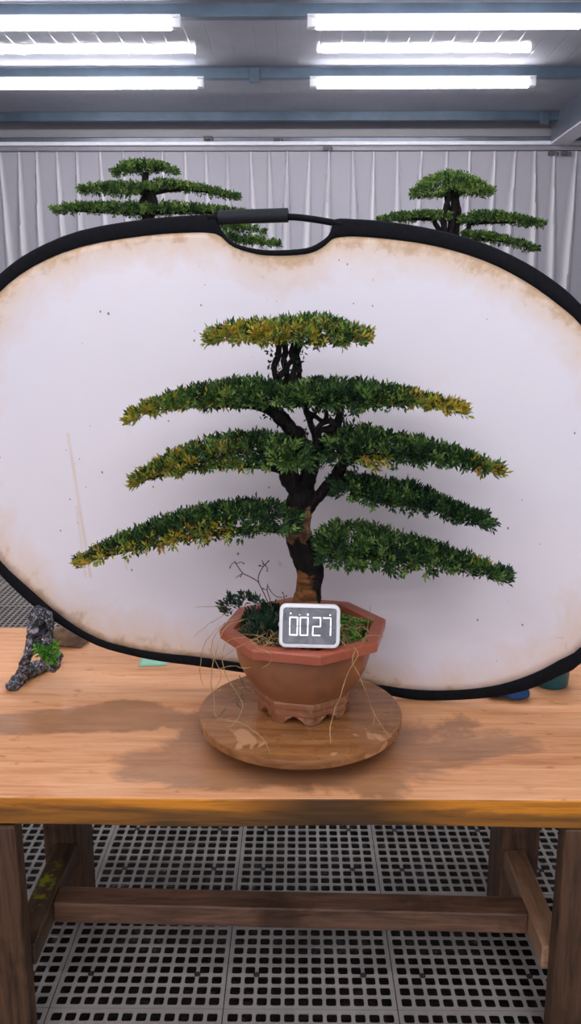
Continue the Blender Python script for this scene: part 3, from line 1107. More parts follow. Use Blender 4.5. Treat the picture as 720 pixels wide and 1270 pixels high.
# trunk and limbs
TYP = PY
tr = limb(bz, [(379, 760), (380, 748), (383, 728), (385, 705), (378, 684), (371, 662), (369, 645), (371, 628), (374, 612), (376, 604)],
          TYP, [.031, .026, .0235, .025, .026, .0255, .0255, .0255, .024, .019], 'trunk', M['bark'], 20, 6, .10, 3, .10)
limb(bz, [(372, 622), (364, 604), (358, 590), (361, 578), (370, 562), (377, 550)], [TYP, TYP - .004, TYP - .006, TYP, TYP + .004, TYP + .006],
     [.014, .017, .017, .014, .010, .009], 'branch', None, 14, 6, .3, 5)
limb(bz, [(377, 550), (370, 541), (360, 531), (350, 519), (341, 511), (326, 506), (300, 503), (262, 503)], [TYP + .006, TYP + .004, TYP, TYP - .004, TYP - .004, TYP, TYP, TYP],
     [.010, .0125, .013, .0125, .011, .007, .005, .003], 'branch', None, 12, 6, .35, 8)
limb(bz, [(376, 616), (380, 598), (387, 578), (392, 560), (394, 548), (389, 536), (384, 522), (379, 508), (372, 492), (366, 476)],
     TYP + .004, [.015, .0155, .014, .0115, .009, .006, .0055, .0055, .006, .006], 'branch', None, 12, 6, .28, 9)
limb(bz, [(392, 556), (394, 542), (398, 534), (410, 532), (418, 526), (421, 514), (424, 500), (440, 492)], TYP - .004, [.008, .007, .006, .0075, .008, .007, .005, .003], 'branch', None, 10, 6, .3, 12)
limb(bz, [(389, 538), (398, 526), (409, 522), (417, 528)], TYP - .012, [.004, .0045, .0055, .005], 'branch', None, 10, 5, .3, 13)
limb(bz, [(380, 510), (390, 516), (399, 522), (404, 518), (403, 508), (398, 494)], TYP - .002, [.004, .0045, .0045, .004, .004, .003], 'branch', None, 8, 5, .3, 14)
limb(bz, [(387, 536), (384, 524), (391, 512), (394, 500)], TYP + .01, [.004, .0035, .003, .0025], 'branch', None, 8, 5, .3, 15)
limb(bz, [(380, 634), (390, 620), (401, 608), (413, 594), (421, 580), (430, 572), (455, 566), (500, 566), (560, 572)], [TYP, TYP - .004, TYP - .006, TYP - .004, TYP, TYP, TYP, TYP, TYP],
     [.011, .0115, .0105, .011, .011, .009, .006, .004, .002], 'branch', M['bark_dark'], 12, 6, .25, 17)
limb(bz, [(414, 594), (425, 600), (450, 612), (490, 622), (540, 632), (590, 642)], TYP - .01, [.008, .008, .006, .005, .0035, .002], 'branch', None, 9, 6, .3, 18)
limb(bz, [(382, 668), (400, 684), (425, 690), (470, 690), (530, 696), (590, 704), (625, 711)], TYP - .02, [.010, .008, .0075, .006, .0045, .003, .002], 'branch', None, 9, 6, .3, 19)
limb(bz, [(366, 652), (350, 656), (320, 656), (270, 660), (210, 670), (150, 684), (112, 692), (100, 694)], TYP - .02, [.010, .008, .007, .006, .005, .0045, .004, .002], 'branch', None, 9, 6, .3, 20)
limb(bz, [(366, 590), (352, 584), (320, 578), (270, 578), (220, 584), (175, 596)], TYP - .01, [.009, .008, .006, .005, .004, .002], 'branch', None, 9, 6, .3, 21)
limb(bz, [(400, 500), (440, 494), (490, 495), (540, 500), (574, 503)], TYP, [.006, .006, .005, .003, .002], 'branch', None, 9, 6, .3, 22)
# upper stems carrying the crown
for i, (pts, yo) in enumerate([([(352, 486), (342, 470), (340, 455), (345, 440), (346, 422)], -.006), ([(358, 486), (356, 466), (352, 448), (354, 434), (350, 420)], .004),
                               ([(362, 488), (362, 470), (366, 452), (362, 438), (366, 422)], -.002), ([(366, 484), (371, 464), (370, 450), (368, 438), (374, 424)], .012),
                               ([(346, 468), (352, 462), (358, 452), (364, 446)], -.012)]):
    limb(bz, pts, TYP + yo, [.006, .0058, .0052, .0055, .005][:len(pts)] , 'branch', None, 9, 5, .35, 30 + i)

# share of yellowed shoots along a pad (s: 0 left end .. 1 right end, v: -1 front rim .. 1 back rim, u: underside)
front = lambda v, u: 1.0 if (u or v < -.45) else .25
yo_tip0 = lambda s, v, u: .95 * max(0, 1 - s / .38) ** .7 * (.45 + .55 * front(v, u)) + (.22 * front(v, u) if s < .6 else 0)
yo_tip1 = lambda s, v, u: .95 * max(0, (s - .62) / .38) ** .7 * (.45 + .55 * front(v, u)) + (.20 * front(v, u) if s > .5 else 0)
# crown
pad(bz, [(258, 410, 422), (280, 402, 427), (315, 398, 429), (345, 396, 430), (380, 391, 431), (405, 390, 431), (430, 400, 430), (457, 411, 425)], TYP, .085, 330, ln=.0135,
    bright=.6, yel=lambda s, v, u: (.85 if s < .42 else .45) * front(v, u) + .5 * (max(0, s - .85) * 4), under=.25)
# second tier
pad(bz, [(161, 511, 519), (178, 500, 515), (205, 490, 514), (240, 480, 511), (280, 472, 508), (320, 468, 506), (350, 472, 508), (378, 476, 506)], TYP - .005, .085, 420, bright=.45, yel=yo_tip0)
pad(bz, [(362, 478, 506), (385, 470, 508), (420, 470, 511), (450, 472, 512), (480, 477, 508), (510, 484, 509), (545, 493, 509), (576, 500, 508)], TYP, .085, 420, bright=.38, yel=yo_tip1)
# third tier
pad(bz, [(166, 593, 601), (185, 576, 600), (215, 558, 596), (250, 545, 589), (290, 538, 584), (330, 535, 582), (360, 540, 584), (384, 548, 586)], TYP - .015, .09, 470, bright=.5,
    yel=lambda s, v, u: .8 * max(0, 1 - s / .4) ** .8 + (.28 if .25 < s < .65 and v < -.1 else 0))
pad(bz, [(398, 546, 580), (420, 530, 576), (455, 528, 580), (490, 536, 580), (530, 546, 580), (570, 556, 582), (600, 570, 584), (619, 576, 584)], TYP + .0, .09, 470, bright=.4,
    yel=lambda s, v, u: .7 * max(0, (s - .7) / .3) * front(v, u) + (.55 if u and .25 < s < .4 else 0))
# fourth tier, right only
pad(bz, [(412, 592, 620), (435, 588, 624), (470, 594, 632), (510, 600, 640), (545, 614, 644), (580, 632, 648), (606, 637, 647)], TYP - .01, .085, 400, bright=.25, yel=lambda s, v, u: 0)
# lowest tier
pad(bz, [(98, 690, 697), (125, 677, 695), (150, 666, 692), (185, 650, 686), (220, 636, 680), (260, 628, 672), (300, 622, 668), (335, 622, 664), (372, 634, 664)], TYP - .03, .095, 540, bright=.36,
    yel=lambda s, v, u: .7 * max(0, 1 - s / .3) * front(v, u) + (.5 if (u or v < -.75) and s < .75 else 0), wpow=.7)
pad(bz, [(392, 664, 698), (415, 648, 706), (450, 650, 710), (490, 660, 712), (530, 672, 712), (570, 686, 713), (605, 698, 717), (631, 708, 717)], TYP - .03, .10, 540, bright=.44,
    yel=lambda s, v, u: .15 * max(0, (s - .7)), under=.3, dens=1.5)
# small leaf tufts on the stems
def tuft(pts, n, ln=.010):
    mb = MB(); mb.col = []
    for (x, y) in pts:
        for k in range(n):
            p = at(x + rng.uniform(-5, 5), y + rng.uniform(-5, 5), TYP + rng.uniform(-.014, .01))
            shoot(mb, p, rnd_unit() + Vector((0, -.3, .1)), 3, ln, .0042, lambda: rng.choice([(0.010, .022, .014), (0.018, .035, .02), (0.02, .016, .014)]))
    mb.build('foliage', M['leaf'], bz)


tuft([(340, 440), (372, 458), (342, 462), (350, 446), (368, 444), (372, 436), (338, 452), (362, 460)], 4)
tuft([(330, 512), (346, 522), (356, 535), (364, 540), (382, 520), (405, 512), (428, 518), (420, 508), (412, 536), (376, 536)], 4)
tuft([(420, 585), (428, 600), (400, 560), (410, 606)], 4, .012)

# underplanting in the pot
def plant_pos(px, py, z): return atz(px, py, z)


def stonecrop():
    mb = MB(); mb.col = []
    cols = [(0.012, 0.04, 0.026), (0.02, 0.06, 0.035), (0.035, 0.085, 0.05), (0.06, 0.09, 0.07)]
    for k in range(75):
        x = rng.uniform(-.112, -.035); y = rng.uniform(-.05, .07)
        z = PZ + .158 + rng.uniform(.0, .028) * (1 - abs(x + .07) / .06)
        shoot(mb, Vector((PX + x, PY + y, z)), Vector((x * 5 + .2, rng.uniform(-.5, .2), .8)), 10, .015, .0055, lambda: rng.choice(cols))
    # trailing shoots over the left rim
    for (px, py) in ((284, 748), (278, 753), (290, 744), (302, 742), (313, 742), (322, 746), (282, 760), (296, 750)):
        p = at(px, py, PY - .01)
        for k in range(3): shoot(mb, p + rnd_unit() * .006, Vector((-.4, -.2, .7)), 9, .013, .005, lambda: rng.choice(cols))
    return mb.build('stonecrop', M['leaf'], bz)


tag(stonecrop(), 'dark green fleshy stonecrop at the left of the pot')


def fern():
    mb = MB(); mb.col = []
    cols = [(0.10, 0.26, 0.03), (0.16, 0.34, 0.05), (0.07, 0.19, 0.03), (0.22, 0.40, 0.07)]
    for k in range(52):
        x = rng.uniform(.035, .116); y = rng.uniform(-.085, .055)
        p = Vector((PX + x, PY + y, PZ + .153))
        d = Vector((rng.uniform(-.8, .9), rng.uniform(-.9, .4), rng.uniform(.5, 1.1))).normalized()
        ln = rng.uniform(.035, .055)
        for j in range(9):
            t = (j + 1) / 9
            q = p + d * ln * t - Vector((0, 0, ln * .5 * t * t))
            sd = d.cross(Vector((0, 0, 1))).normalized()
            for sg in (-1, 1):
                add_leaf(mb, q, sd * sg + d * .6 + Vector((0, 0, .1)), Vector((0, 0, 1)), .013 * (1.1 - .6 * t), .0055, rng.choice(cols))
    return mb.build('fern', M['leaf'], bz)


tag(fern(), 'bright green feathery fern at the right of the pot')


def grass():
    mb = MB()
    for k in range(150):
        x = rng.uniform(-.115, .11); y = rng.uniform(-.115, .0)
        if (x * x + y * y) > .0150: continue
        p = Vector((PX + x, PY + y, PZ + .153))
        a = rng.uniform(0, 6.28); r = rng.uniform(.015, .05)
        q = p + Vector((math.cos(a) * r * .5, math.sin(a) * r * .5, rng.uniform(.012, .03)))
        e = p + Vector((math.cos(a) * r * 1.2, math.sin(a) * r * .9, rng.uniform(.004, .022)))
        mb.tube(catmull([p, q, e], 3), [.0008] * 3 + [.0007] * 3 + [.0003], 4)
    return mb.build('dry_grass', M['dry'], bz)


tag(grass(), 'tangle of straw-coloured dry grass on the soil', kind='stuff')


def moss():
    mb = MB(); mb.col = []
    for k in range(240):
        a = rng.uniform(0, 6.28); r = .125 * math.sqrt(rng.random())
        p = Vector((PX + r * math.cos(a), PY + r * math.sin(a), PZ + .153))
        shoot(mb, p, Vector((0, 0, 1)) + rnd_unit() * .5, 5, .010, .003, lambda: rng.choice([(0.16, .20, .03), (.10, .14, .02), (.30, .26, .06), (.06, .12, .02)]))
    return mb.build('moss', M['leaf'], bz)


tag(moss(), kind='stuff')


def strand(pts, Ys, r, m, name='dry_stem', sub=4, wig=0.0):
    P = catmull([at(x, y, Y) for (x, y), Y in zip(pts, Ys)], sub)
    if wig: P = [p + rnd_unit() * wig for p in P]
    for p in P:
        if (p.x - TX) ** 2 + (p.y - TY) ** 2 < .195 ** 2 and p.z < TZ + .0015: p.z = TZ + .0015
    mb = MB(); mb.tube(P, [r * .72] * (len(P) - 1) + [r * .4], 5)
    return mb


# wiry weed rising from the left of the pot
wd = MB()
def ws(pts, Y, r=.0008):
    P = catmull([at(x, y, Y) for x, y in pts], 4)
    wd.tube(P, [r] * (len(P) - 1) + [r * .5], 5)
WY = PY + .01
ws([(334, 752), (328, 738), (322, 726), (319, 721), (309, 715), (301, 711), (295, 703), (291, 697)], WY, .0011)
ws([(291, 697), (287, 700), (285, 704)], WY); ws([(292, 699), (296, 698), (299, 697), (302, 699)], WY)
ws([(301, 711), (296, 714), (292, 717)], WY); ws([(301, 711), (298, 715)], WY)
ws([(321, 724), (320, 717), (322, 710), (326, 703), (330, 699), (333, 695)], WY, .001)
ws([(326, 703), (322, 701), (320, 702)], WY); ws([(327, 702), (326, 697), (324, 695)], WY); ws([(328, 701), (331, 704), (331, 708)], WY)
ws([(338, 760), (334, 742), (331, 732), (332, 724)], WY, .001); ws([(331, 732), (328, 731), (326, 730)], WY)
ws([(332, 727), (336, 734), (343, 740), (352, 741)], WY); ws([(352, 756), (352, 742), (351, 736), (350, 735)], WY); ws([(352, 740), (354, 740), (355, 739)], WY)
for (x, y) in ((291, 697), (285, 704), (302, 699), (298, 715), (326, 730), (350, 735), (355, 739), (326, 699), (333, 696), (322, 702), (331, 708), (329, 700)):
    p = at(x, y, WY)
    wd.lathe([(.0004, -.0018), (.0014, -.0006), (.0014, .0006), (.0004, .0018)], 6, tuple(p))
tag(wd.build('weed', M['drydark'], bz), 'wiry brown weed sprig rising behind the left rim')

# dry stems hanging over the rim
hang = [([(300, 770), (282, 776), (270, 800), (262, 840), (266, 868), (268, 888), (300, 898), (325, 915), (337, 938)], [1.42, 1.37, 1.35, 1.345, 1.34, 1.34, 1.34, 1.325, 1.31], .0010),
        ([(296, 766), (272, 778), (262, 808), (274, 836), (264, 858)], [1.43, 1.40, 1.39, 1.39, 1.39], .0008),
        ([(300, 762), (280, 772), (256, 795), (248, 830), (252, 850)], [1.46, 1.42, 1.42, 1.42, 1.42], .0008),
        ([(290, 756), (268, 768), (254, 778), (240, 790)], [1.46, 1.43, 1.43, 1.43], .0007),
        ([(286, 752), (262, 752), (240, 753)], [1.47, 1.46, 1.46], .0007),
        ([(304, 790), (282, 796), (276, 820), (284, 846), (296, 862), (300, 880), (288, 900), (280, 902)], [1.38, 1.355, 1.35, 1.35, 1.35, 1.345, 1.335, 1.335], .0009),
        ([(310, 792), (318, 802), (336, 812), (336, 820), (324, 829)], [1.385, 1.362, 1.355, 1.365, 1.37], .0009),
        ([(330, 786), (300, 800), (280, 812), (262, 818)], [1.38, 1.35, 1.35, 1.36], .0008),
        ([(270, 830), (286, 826), (300, 828), (312, 828)], [1.355, 1.352, 1.35, 1.35], .0007),
        ([(436, 800), (444, 812), (433, 832), (422, 862), (411, 892), (409, 922)], [1.38, 1.352, 1.345, 1.34, 1.335, 1.315], .0011),
        ([(440, 806), (437, 822), (448, 844), (458, 868), (464, 886), (480, 910), (492, 918)], [1.375, 1.352, 1.36, 1.37, 1.375, 1.35, 1.34], .0009),
        ([(464, 886), (462, 900)], [1.375, 1.362], .0008), ([(452, 903), (462, 912), (470, 914)], [1.350, 1.335, 1.335], .0008),
        ([(446, 808), (448, 798), (454, 786), (456, 770), (460, 750)], [1.38, 1.38, 1.40, 1.42, 1.44], .0007)]
for k, (pts, Ys, r) in enumerate(hang):
    strand(pts, Ys, r, None, wig=.0012).build('dry_stem', M['dry'], bz)
# withered root wisp left of the pot
for (pts, Y) in (([(296, 838), (304, 852), (312, 858)], 1.40), ([(288, 858), (298, 856), (302, 866), (300, 882)], 1.375), ([(262, 890), (272, 888), (280, 878)], 1.34), ([(300, 862), (294, 872), (300, 880)], 1.375)):
    mb = MB()
    mb.tube(catmull([at(x, y, Y) + rnd_unit() * .001 for x, y in pts], 4), .001, 5, rough=.3)
    mb.build('withered_sprig', M['drydark'], bz)

# ------------------------------------------------------------------ digital timer on the rim
tm = thing('digital_timer', 'white digital timer reading 0027 leaning on the pot rim', 'timer', (0, 0, 0))
tmw, tmh, tmd = .1065, .0765, .020
LEAN = R(-14)
base_c = at(383, 803, 1.372)
# frame of the timer: origin at the bottom middle, x right, z up, leaning back
tm.location = base_c
TMM = Matrix.Translation(base_c) @ Matrix.Rotation(R(1.2), 4, 'Y') @ Matrix.Rotation(LEAN, 4, 'X')


def rrect(w, h, r, n=8):
    pts = []
    for (cx, cz, a0) in ((w / 2 - r, r, -PI / 2), (w / 2 - r, h - r, 0), (-w / 2 + r, h - r, PI / 2), (-w / 2 + r, r, PI)):
        for k in range(n + 1):
            a = a0 + PI / 2 * k / n
            pts.append((cx + r * math.cos(a), cz + r * math.sin(a)))
    return pts


def tmobj(name, rings, m, parent, smooth=True, auto=35, caps=(True, True)):
    mb = MB(); vs = []; n = len(rings[0][0])
    for (pts, y) in rings:
        for (x, z) in pts: vs.append(TMM @ Vector((x, y, z)))
    fs = [(i * n + k, (i + 1) * n + k, (i + 1) * n + (k + 1) % n, i * n + (k + 1) % n) for i in range(len(rings) - 1) for k in range(n)]
    if caps[0]: fs.append(tuple(range(n)))
    if caps[1]: fs.append(tuple((len(rings) - 1) * n + k for k in range(n - 1, -1, -1)))
    mb.add(vs, fs)
    return mb.build(name, m, parent, smooth=smooth, auto=auto)


def off(w, h, r, d): return [(x, z + d) for x, z in rrect(w - 2 * d, h - 2 * d, max(.001, r - d))]
case = tmobj('case', [(off(tmw, tmh, .012, .0066), -tmd / 2 + .0022), (off(tmw, tmh, .012, .0060), -tmd / 2), (off(tmw, tmh, .012, .003), -tmd / 2), (off(tmw, tmh, .012, .0008), -tmd / 2 + .0015),
                      (off(tmw, tmh, .012, 0), -tmd / 2 + .004), (off(tmw, tmh, .012, 0), tmd / 2 - .003), (off(tmw, tmh, .012, .003), tmd / 2)], M['white_plastic'], tm)
scr = tmobj('screen', [(off(tmw, tmh, .012, .0067), -tmd / 2 + .0012), (off(tmw, tmh, .012, .0067), -tmd / 2 + .0021)], M['screen'], tm)
# seven-segment digits
SEG = {'0': 'abcdef', '2': 'abged', '7': 'abc'}
dw, dh, sw = .0150, .0325, .0018
for i, ch in enumerate('0027'):
    cx = [-.0280, -.0098, .0122, .0300][i]
    cz = .0378
    mb = MB()
    def seg(x0, x1, z0, z1):
        y0, y1 = -tmd / 2 + .0006, -tmd / 2 + .0014
        bx = MB().box(cx + x0, cx + x1, y0, y1, cz + z0, cz + z1)
        mb.add([TMM @ Vector(v) for v in bx.v], bx.f)
    for s_ in SEG[ch]:
        h2 = dh / 2; w2 = dw / 2; g_ = .0007
        if s_ == 'a': seg(-w2 + g_, w2 - g_, h2 - sw, h2)
        if s_ == 'd': seg(-w2 + g_, w2 - g_, -h2, -h2 + sw)
        if s_ == 'g': seg(-w2 + g_, w2 - g_, -sw / 2, sw / 2)
        if s_ == 'b': seg(w2 - sw, w2, g_, h2 - g_)
        if s_ == 'c': seg(w2 - sw, w2, -h2 + g_, -g_)
        if s_ == 'f': seg(-w2, -w2 + sw, g_, h2 - g_)
        if s_ == 'e': seg(-w2, -w2 + sw, -h2 + g_, -g_)
    mb.build('digit', M['digit'], tm)
for (x, z, w) in ((-.0335, .0600, .0012), (-.0178, .0578, .0007), (-.0035, .0585, .0014), (.0355, .0585, .0011)):
    bx = MB().box(x - w, x + w, -tmd / 2 + .0006, -tmd / 2 + .0014, z - w, z + w)
    mb = MB(); mb.add([TMM @ Vector(v) for v in bx.v], bx.f)
    mb.build('indicator_mark', M['digit'], tm)
for sx in (-1, 1):
    bx = MB().box(sx * tmw / 2 - .0012, sx * tmw / 2 + .0012, -.003, .003, .036, .043)
    mb = MB(); mb.add([TMM @ Vector(v) for v in bx.v], bx.f)
    mb.build('side_button', M['white_plastic'], tm, bevel=.0006)

# ------------------------------------------------------------------ blobby rocks (evaluated voxel remesh + noise)
def rocky(name, balls, m, parent, voxel=.004, amp=.004, freq=90, amp2=.0, squash=None):
    bm = bmesh.new()
    for (c, r) in balls:
        rr = r if hasattr(r, '__len__') else (r, r, r)
        bmesh.ops.create_icosphere(bm, subdivisions=3, radius=1, matrix=Matrix.Translation(c) @ Matrix.Diagonal((*rr, 1)))
    me = bpy.data.meshes.new(name + '_src'); bm.to_mesh(me); bm.free()
    o = bpy.data.objects.new(name, me); COL.objects.link(o)
    md = o.modifiers.new('r', 'REMESH'); md.mode = 'VOXEL'; md.voxel_size = voxel
    dg = bpy.context.evaluated_depsgraph_get()
    me2 = bpy.data.meshes.new_from_object(o.evaluated_get(dg))
    o.modifiers.clear()
    o.data = me2
    bpy.data.meshes.remove(me)
    me2.update()
    for v in me2.vertices:
        p = v.co
        d = amp * noise.noise(p * freq) + amp * .6 * noise.noise(p * freq * 2.3) + amp2 * noise.noise(p * freq * .35)
        v.co = p + v.normal * d
    me2.materials.clear(); me2.materials.append(m)
    me2.polygons.foreach_set('use_smooth', [True] * len(me2.polygons))
    if parent is not None:
        o.parent = parent; o.matrix_parent_inverse = parent_inv(parent)
    return o


def lava():
    m, nt, p = mat('lava_rock')
    v = coords(nt)
    n = noi(nt, v, 85, 6, .7, 1.2)
    c = ramp(nt, n, [(0.40, (0.006, 0.006, 0.008)), (0.50, (0.03, 0.03, 0.038)), (0.565, (0.22, 0.22, 0.26)), (0.66, (0.60, 0.60, 0.66))])
    sx = N(nt, 'ShaderNodeSeparateXYZ'); L(nt, v, sx.inputs[0])
    low = ramp(nt, sx.outputs[2], [(.775, 1.0), (.80, 0.0)])
    g = noi(nt, v, 24, 4, .6)
    c = mixc(nt, mth(nt, 'MULTIPLY', low, ramp(nt, g, [(0.48, 0.0), (0.6, .75)])), c, (0.03, 0.10, 0.07))
    L(nt, c, p.inputs['Base Color'])
    p.inputs['Roughness'].default_value = .6
    bump(nt, p, n, .6, .004)
    return m


M['lava'] = lava()
OY = 1.71
op = lambda x, y, dy=0: at(x, y, OY + dy)
orn = thing('rock_ornament', 'dark porous rock ornament with a hole and small green plant, standing upright', 'ornament', tuple(atz(40, 850, ZT)))
balls = []
def chain(pts, r0, dy=0.0):
    for i in range(len(pts) - 1):
        a, b = pts[i], pts[i + 1]
        k = max(2, int(math.hypot(b[0] - a[0], b[1] - a[1]) / 4))
        for j in range(k):
            t = j / k
            balls.append((op(a[0] + (b[0] - a[0]) * t, a[1] + (b[1] - a[1]) * t, dy + rng.uniform(-.004, .004)), r0[i] + (r0[i + 1] - r0[i]) * t))
chain([(47, 757), (44, 768), (42, 785), (38, 800), (33, 815), (29, 830), (26, 840)], [.011, .016, .015, .012, .0105, .011, .013])
chain([(50, 758), (60, 764), (62, 775), (61, 790), (58, 800), (50, 803), (44, 796)], [.010, .011, .008, .009, .011, .012, .012])
chain([(50, 770), (49, 782), (50, 792)], [.010, .009, .012], .004)
chain([(58, 800), (59, 810), (56, 822), (46, 832)], [.011, .010, .011, .013])
chain([(56, 812), (64, 822), (70, 830)], [.012, .017, .010])
# base ridge lying on the table
for (x, y, r, fl) in ((14, 858, .015, .010), (21, 852, .017, .013), (28, 847, .019, .016), (36, 842, .019, .017), (45, 838, .018, .016), (54, 834, .017, .016), (62, 829, .016, .017), (70, 824, .012, .014)):
    q = atz(x, y, ZT)
    balls.append((Vector((q.x, q.y + .012, ZT + fl)), (r, r * 1.0, fl * .97)))
# dark wall behind the eye hole
balls.append((op(55.5, 780, .017), (.012, .005, .016)))
ro = rocky('rock', balls, M['lava'], orn, voxel=.0025, amp=.0034, freq=130, amp2=.004)
eye = op(55.5, 780)
for v in ro.data.vertices:
    e = ((v.co.x - eye.x) / .0095) ** 2 + ((v.co.z - eye.z) / .0145) ** 2
    if e < 1: v.co.y += .040 * (1 - e) ** .4
    if v.co.z < ZT: v.co.z = ZT + .0003
mb = MB(); mb.col = []
cols = [(0.12, .42, .04), (.20, .52, .06), (.08, .30, .04), (.32, .60, .14)]
for (x, y) in ((50, 806), (56, 808), (62, 806), (67, 804), (58, 814), (64, 814), (69, 812), (60, 820), (53, 812), (66, 820), (70, 800), (48, 803)):
    for k in range(2):
        p = op(x + rng.uniform(-2, 2), y + rng.uniform(-2, 2), -.020)
        shoot(mb, p, Vector((rng.uniform(-.6, .6), -.8, .5)), 7, .015, .0068, lambda: rng.choice(cols))
tag(mb.build('ornament_plant', M['leaf'], orn), 'bright green plastic plant')

# stone behind the reflector
def stone_mat():
    m, nt, p = mat('tan_stone')
    v = coords(nt)
    n = noi(nt, v, 22, 6, .65, .5)
    c = ramp(nt, n, [(0.3, (0.07, 0.055, 0.045)), (0.5, (0.20, 0.14, 0.095)), (0.7, (0.36, 0.24, 0.14))])
    L(nt, c, p.inputs['Base Color']); p.inputs['Roughness'].default_value = .8
    bump(nt, p, n, .6, .006)
    return m


M['stone'] = stone_mat()
bm = bmesh.new()
q0 = atz(84, 800, ZT)
r3 = random.Random(4)
for k in range(26):
    d = Vector((r3.uniform(-1, 1), r3.uniform(-1, 1), r3.uniform(0, 1)))
    d.normalize()
    bm.verts.new((q0.x - .005 + d.x * .055, 1.965 + d.y * .045, ZT + .0005 + abs(d.z) * .062))
for (dx, dy) in ((-.05, -.02), (.04, -.035), (.05, .02), (-.04, .035)):
    bm.verts.new((q0.x + dx, 1.965 + dy, ZT + .0005))
ret = bmesh.ops.convex_hull(bm, input=bm.verts[:])
for e in list(ret.get('geom_interior', [])):
    if isinstance(e, bmesh.types.BMVert) and e.is_valid: bm.verts.remove(e)
me = bpy.data.meshes.new('stone'); bm.to_mesh(me); bm.free(); me.materials.append(M['stone'])
o = bpy.data.objects.new('stone', me); COL.objects.link(o)
md = o.modifiers.new('b', 'BEVEL'); md.width = .003; md.segments = 2
tag(o, 'angular tan stone on the table behind the rock ornament', 'stone')

# mint note
mb = MB()
cs = [atz(177, 814, ZT), atz(208, 814, ZT), atz(207, 826, ZT), atz(171, 827, ZT)]
cs[0] = atz(180, 806, ZT); cs[1] = atz(209, 806, ZT)
nn = 8
vs = []
for j in range(nn + 1):
    for i in range(nn + 1):
        u, w = i / nn, j / nn
        p = (cs[3] * (1 - u) + cs[2] * u) * (1 - w) + (cs[0] * (1 - u) + cs[1] * u) * w
        p.z = ZT + .0012 + .0022 * max(0, u - .6) ** 1.5
        vs.append(p)
mb.add(vs, [(j * (nn + 1) + i, j * (nn + 1) + i + 1, (j + 1) * (nn + 1) + i + 1, (j + 1) * (nn + 1) + i) for j in range(nn) for i in range(nn)])
tag(mb.build('sticky_note', M['note'], smooth=True, solid=.0008), 'mint green paper note lying under the reflector edge', 'note')

# blue cloth pouch peeking under the reflector
q = atz(633, 868, ZT)
balls = []
for i in range(11):
    t = i / 10
    balls.append((Vector((q.x - .038 + .070 * t, q.y + .026 - .012 * t + .006 * math.sin(t * 7), ZT + .0115 + .002 * t)), (.012, .030, .0108 + .002 * math.sin(t * 9))))
bl = rocky('cloth_pouch', balls, M['blue_cloth'], None, voxel=.003, amp=.0015, freq=80, amp2=.003)
for v in bl.data.vertices:
    if v.co.z < ZT + .0004: v.co.z = ZT + .0004
tag(bl, 'crumpled dark blue cloth pouch tucked beneath the reflector at the right', 'pouch')

# teal cup behind the reflector
q = atz(687, 857, ZT)
cx, cy = q.x + .002, q.y + .040
cp = thing('plastic_cup', 'dark teal plastic cup standing behind the reflector at the right edge', 'cup', (cx, cy, ZT))
MB().lathe([(.012, .0), (.034, .0), (.0375, .002), (.039, .008), (.042, .085), (.0435, .088), (.0425, .0905), (.040, .088), (.0365, .010), (.012, .008)], 48, (cx, cy, ZT), cap0=True, cap1=True).build('body', M['teal'], cp, smooth=True, auto=50)

# ------------------------------------------------------------------ background bonsai on stands
M['stand_wood'] = wood('stand_wood', (0.05, 0.025, 0.014), (0.20, 0.10, 0.05), 'Z', .5)


def far_bonsai(px, soil_py, Y, label, stand_label, build):
    q = at(px, soil_py, Y)
    zs = q.z
    st = thing('plant_stand', stand_label, 'plant stand', (q.x, Y, FZ))
    zt = zs - .13
    MB().box(q.x - .19, q.x + .19, Y - .17, Y + .17, zt - .035, zt).build('stand_top', M['stand_wood'], st, bevel=.004)
    for sx in (-1, 1):
        for sy in (-1, 1):
            MB().box(q.x + sx * .155 - .02, q.x + sx * .155 + .02, Y + sy * .135 - .02, Y + sy * .135 + .02, FZ, zt - .0355).build('leg', M['stand_wood'], st, bevel=.003)
    for sy in (-1, 1):
        MB().box(q.x - .1345, q.x + .1345, Y + sy * .135 - .012, Y + sy * .135 + .012, .5, .535).build('stretcher', M['stand_wood'], st)
    t = thing('potted_bonsai', label, 'bonsai', (q.x, Y, zt), None)
    MB().lathe([(.05, .0), (.115, .0), (.12, .004), (.15, .09), (.152, .105), (.168, .107), (.17, .125), (.166, .13), (.148, .13), (.144, .115), (.04, .112)], 48, (q.x, Y, zt)).build('pot', M['pot_plain'], t, smooth=True, auto=35)
    MB().lathe([(.143, .116), (.10, .124), (.02, .128)], 40, (q.x, Y, zt), cap0=True).build('soil', M['soil'], t, smooth=True)
    build(t, Y)
    return t


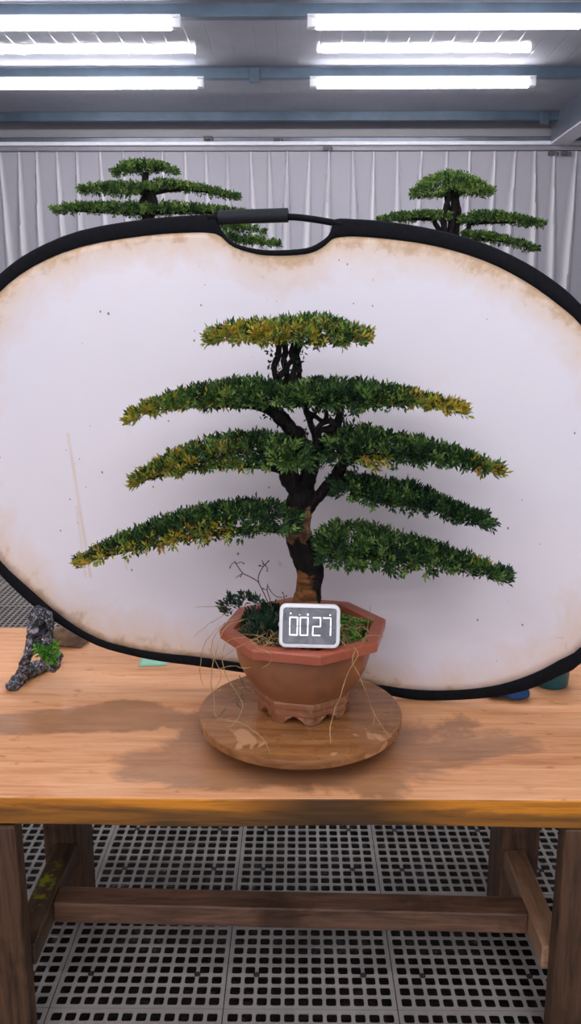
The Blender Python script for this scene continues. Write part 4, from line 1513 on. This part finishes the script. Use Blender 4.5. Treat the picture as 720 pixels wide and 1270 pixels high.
def left_tree(t, Y):
    limb(t, [(186, 430), (188, 400), (190, 360), (184, 320), (186, 290), (184, 268), (188, 250), (184, 238), (180, 226), (181, 214)], Y, [.04, .034, .03, .028, .025, .021, .017, .014, .012, .01], 'trunk', M['bark_dark'], 12, 5, .2, 41)
    limb(t, [(180, 264), (176, 252), (180, 240), (174, 232)], Y + .02, [.012, .011, .010, .008], 'branch', None, 8, 5, .25, 42)
    limb(t, [(186, 266), (192, 252), (188, 238), (186, 224)], Y - .02, [.012, .011, .009, .007], 'branch', None, 8, 5, .25, 43)
    limb(t, [(186, 262), (140, 262), (80, 260)], Y, [.012, .009, .004], 'branch', None, 8, 5, .2, 44)
    limb(t, [(186, 262), (240, 262), (320, 268)], Y, [.012, .009, .004], 'branch', None, 8, 5, .2, 45)
    limb(t, [(188, 240), (230, 234), (290, 244)], Y, [.008, .007, .003], 'branch', None, 8, 5, .2, 46)
    limb(t, [(188, 300), (240, 296), (300, 298), (340, 304)], Y, [.012, .009, .006, .003], 'branch', None, 8, 5, .2, 47)
    yl = lambda s, v, u: 0
    kw = dict(ln=.013, wd=.006, nl=6, bright=.58, dens=1.6)
    pad(t, [(141, 211, 217), (155, 202, 217), (180, 198, 217), (205, 202, 216), (219, 209, 215)], Y, 0.066, 240, yel=yl, **kw)
    pad(t, [(100, 231, 240), (125, 227, 243), (155, 226, 245), (180, 227, 243), (196, 230, 240)], Y, 0.072, 300, yel=yl, **kw)
    pad(t, [(184, 228, 240), (200, 222, 238), (225, 225, 238), (255, 231, 241), (280, 237, 245), (296, 240, 247)], Y, 0.060, 280, yel=lambda s, v, u: .06 * s, **kw)
    pad(t, [(64, 256, 263), (95, 252, 265), (130, 250, 267), (160, 250, 270), (188, 253, 270)], Y, 0.078, 340, yel=yl, **kw)
    pad(t, [(182, 254, 270), (210, 249, 268), (245, 253, 268), (285, 258, 270), (325, 264, 275)], Y, 0.072, 340, yel=yl, **kw)
    pad(t, [(250, 272, 284), (285, 276, 287), (310, 279, 288), (328, 284, 289)], Y - .03, 0.048, 140, yel=yl, **kw)
    pad(t, [(240, 282, 300), (280, 286, 302), (310, 292, 305), (345, 298, 308)], Y - .05, 0.060, 220, yel=yl, **kw)
    pad(t, [(90, 300, 318), (130, 296, 320), (180, 300, 322)], Y, 0.072, 200, yel=yl, **kw)


def right_tree(t, Y):
    for i, (pts, yo) in enumerate([([(560, 440), (560, 400), (558, 350), (558, 300), (560, 280), (563, 262), (561, 244), (560, 236)], 0), ([(556, 330), (551, 290), (549, 272), (552, 258), (556, 246), (556, 238)], -.02),
                                   ([(562, 330), (560, 290), (558, 272), (555, 256), (553, 244), (550, 236)], .02), ([(564, 320), (566, 280), (568, 262), (566, 246), (568, 236)], .01)]):
        limb(t, pts, Y + yo, [.034, .028, .022, .015, .013, .012, .010, .008][:len(pts)] if i == 0 else [.012, .011, .010, .009, .008, .006][:len(pts)], 'trunk' if i == 0 else 'branch', M['bark_dark'], 10, 5, .25, 50 + i)
    limb(t, [(552, 300), (546, 288), (539, 277), (535, 272), (500, 272)], Y, [.012, .010, .008, .006, .003], 'branch', None, 8, 5, .25, 55)
    limb(t, [(566, 310), (575, 296), (580, 284), (588, 276), (640, 276)], Y, [.012, .011, .010, .007, .003], 'branch', None, 8, 5, .25, 56)
    limb(t, [(564, 320), (590, 298), (620, 298), (655, 306)], Y, [.012, .008, .006, .003], 'branch', None, 8, 5, .25, 57)
    yl = lambda s, v, u: 0
    kw = dict(ln=.013, wd=.006, nl=6, dens=1.6)
    pad(t, [(511, 236, 247), (525, 222, 247), (545, 213, 246), (565, 212, 244), (585, 218, 244), (600, 228, 244), (608, 234, 244)], Y, 0.084, 480, yel=yl, bright=.66, **kw)
    pad(t, [(470, 269, 276), (490, 265, 276), (515, 263, 276), (540, 261, 275), (556, 264, 274)], Y, 0.066, 280, yel=yl, bright=.56, **kw)
    pad(t, [(568, 270, 278), (585, 262, 280), (605, 261, 278), (630, 265, 278), (655, 270, 279), (673, 274, 281)], Y, 0.066, 320, yel=yl, bright=.56, **kw)
    pad(t, [(575, 286, 296), (600, 288, 300), (625, 293, 304), (650, 300, 308), (664, 304, 310)], Y - .02, 0.060, 240, yel=yl, bright=.56, **kw)


far_bonsai(186, 430, 3.0, 'far bonsai with flat tiered pads above the reflector, left of its handle', 'tall wooden plant stand behind the reflector under the tiered bonsai', left_tree)
far_bonsai(560, 440, 3.0, 'far bonsai with domed crown above the reflector, on the right', 'tall wooden plant stand behind the reflector under the dome-topped bonsai', right_tree)

# floor down to z = 0: every top-level object moves together, the camera already stands there
for o in list(COL.objects):
    if o.parent is None and o is not cam:
        o.location.z -= FZ
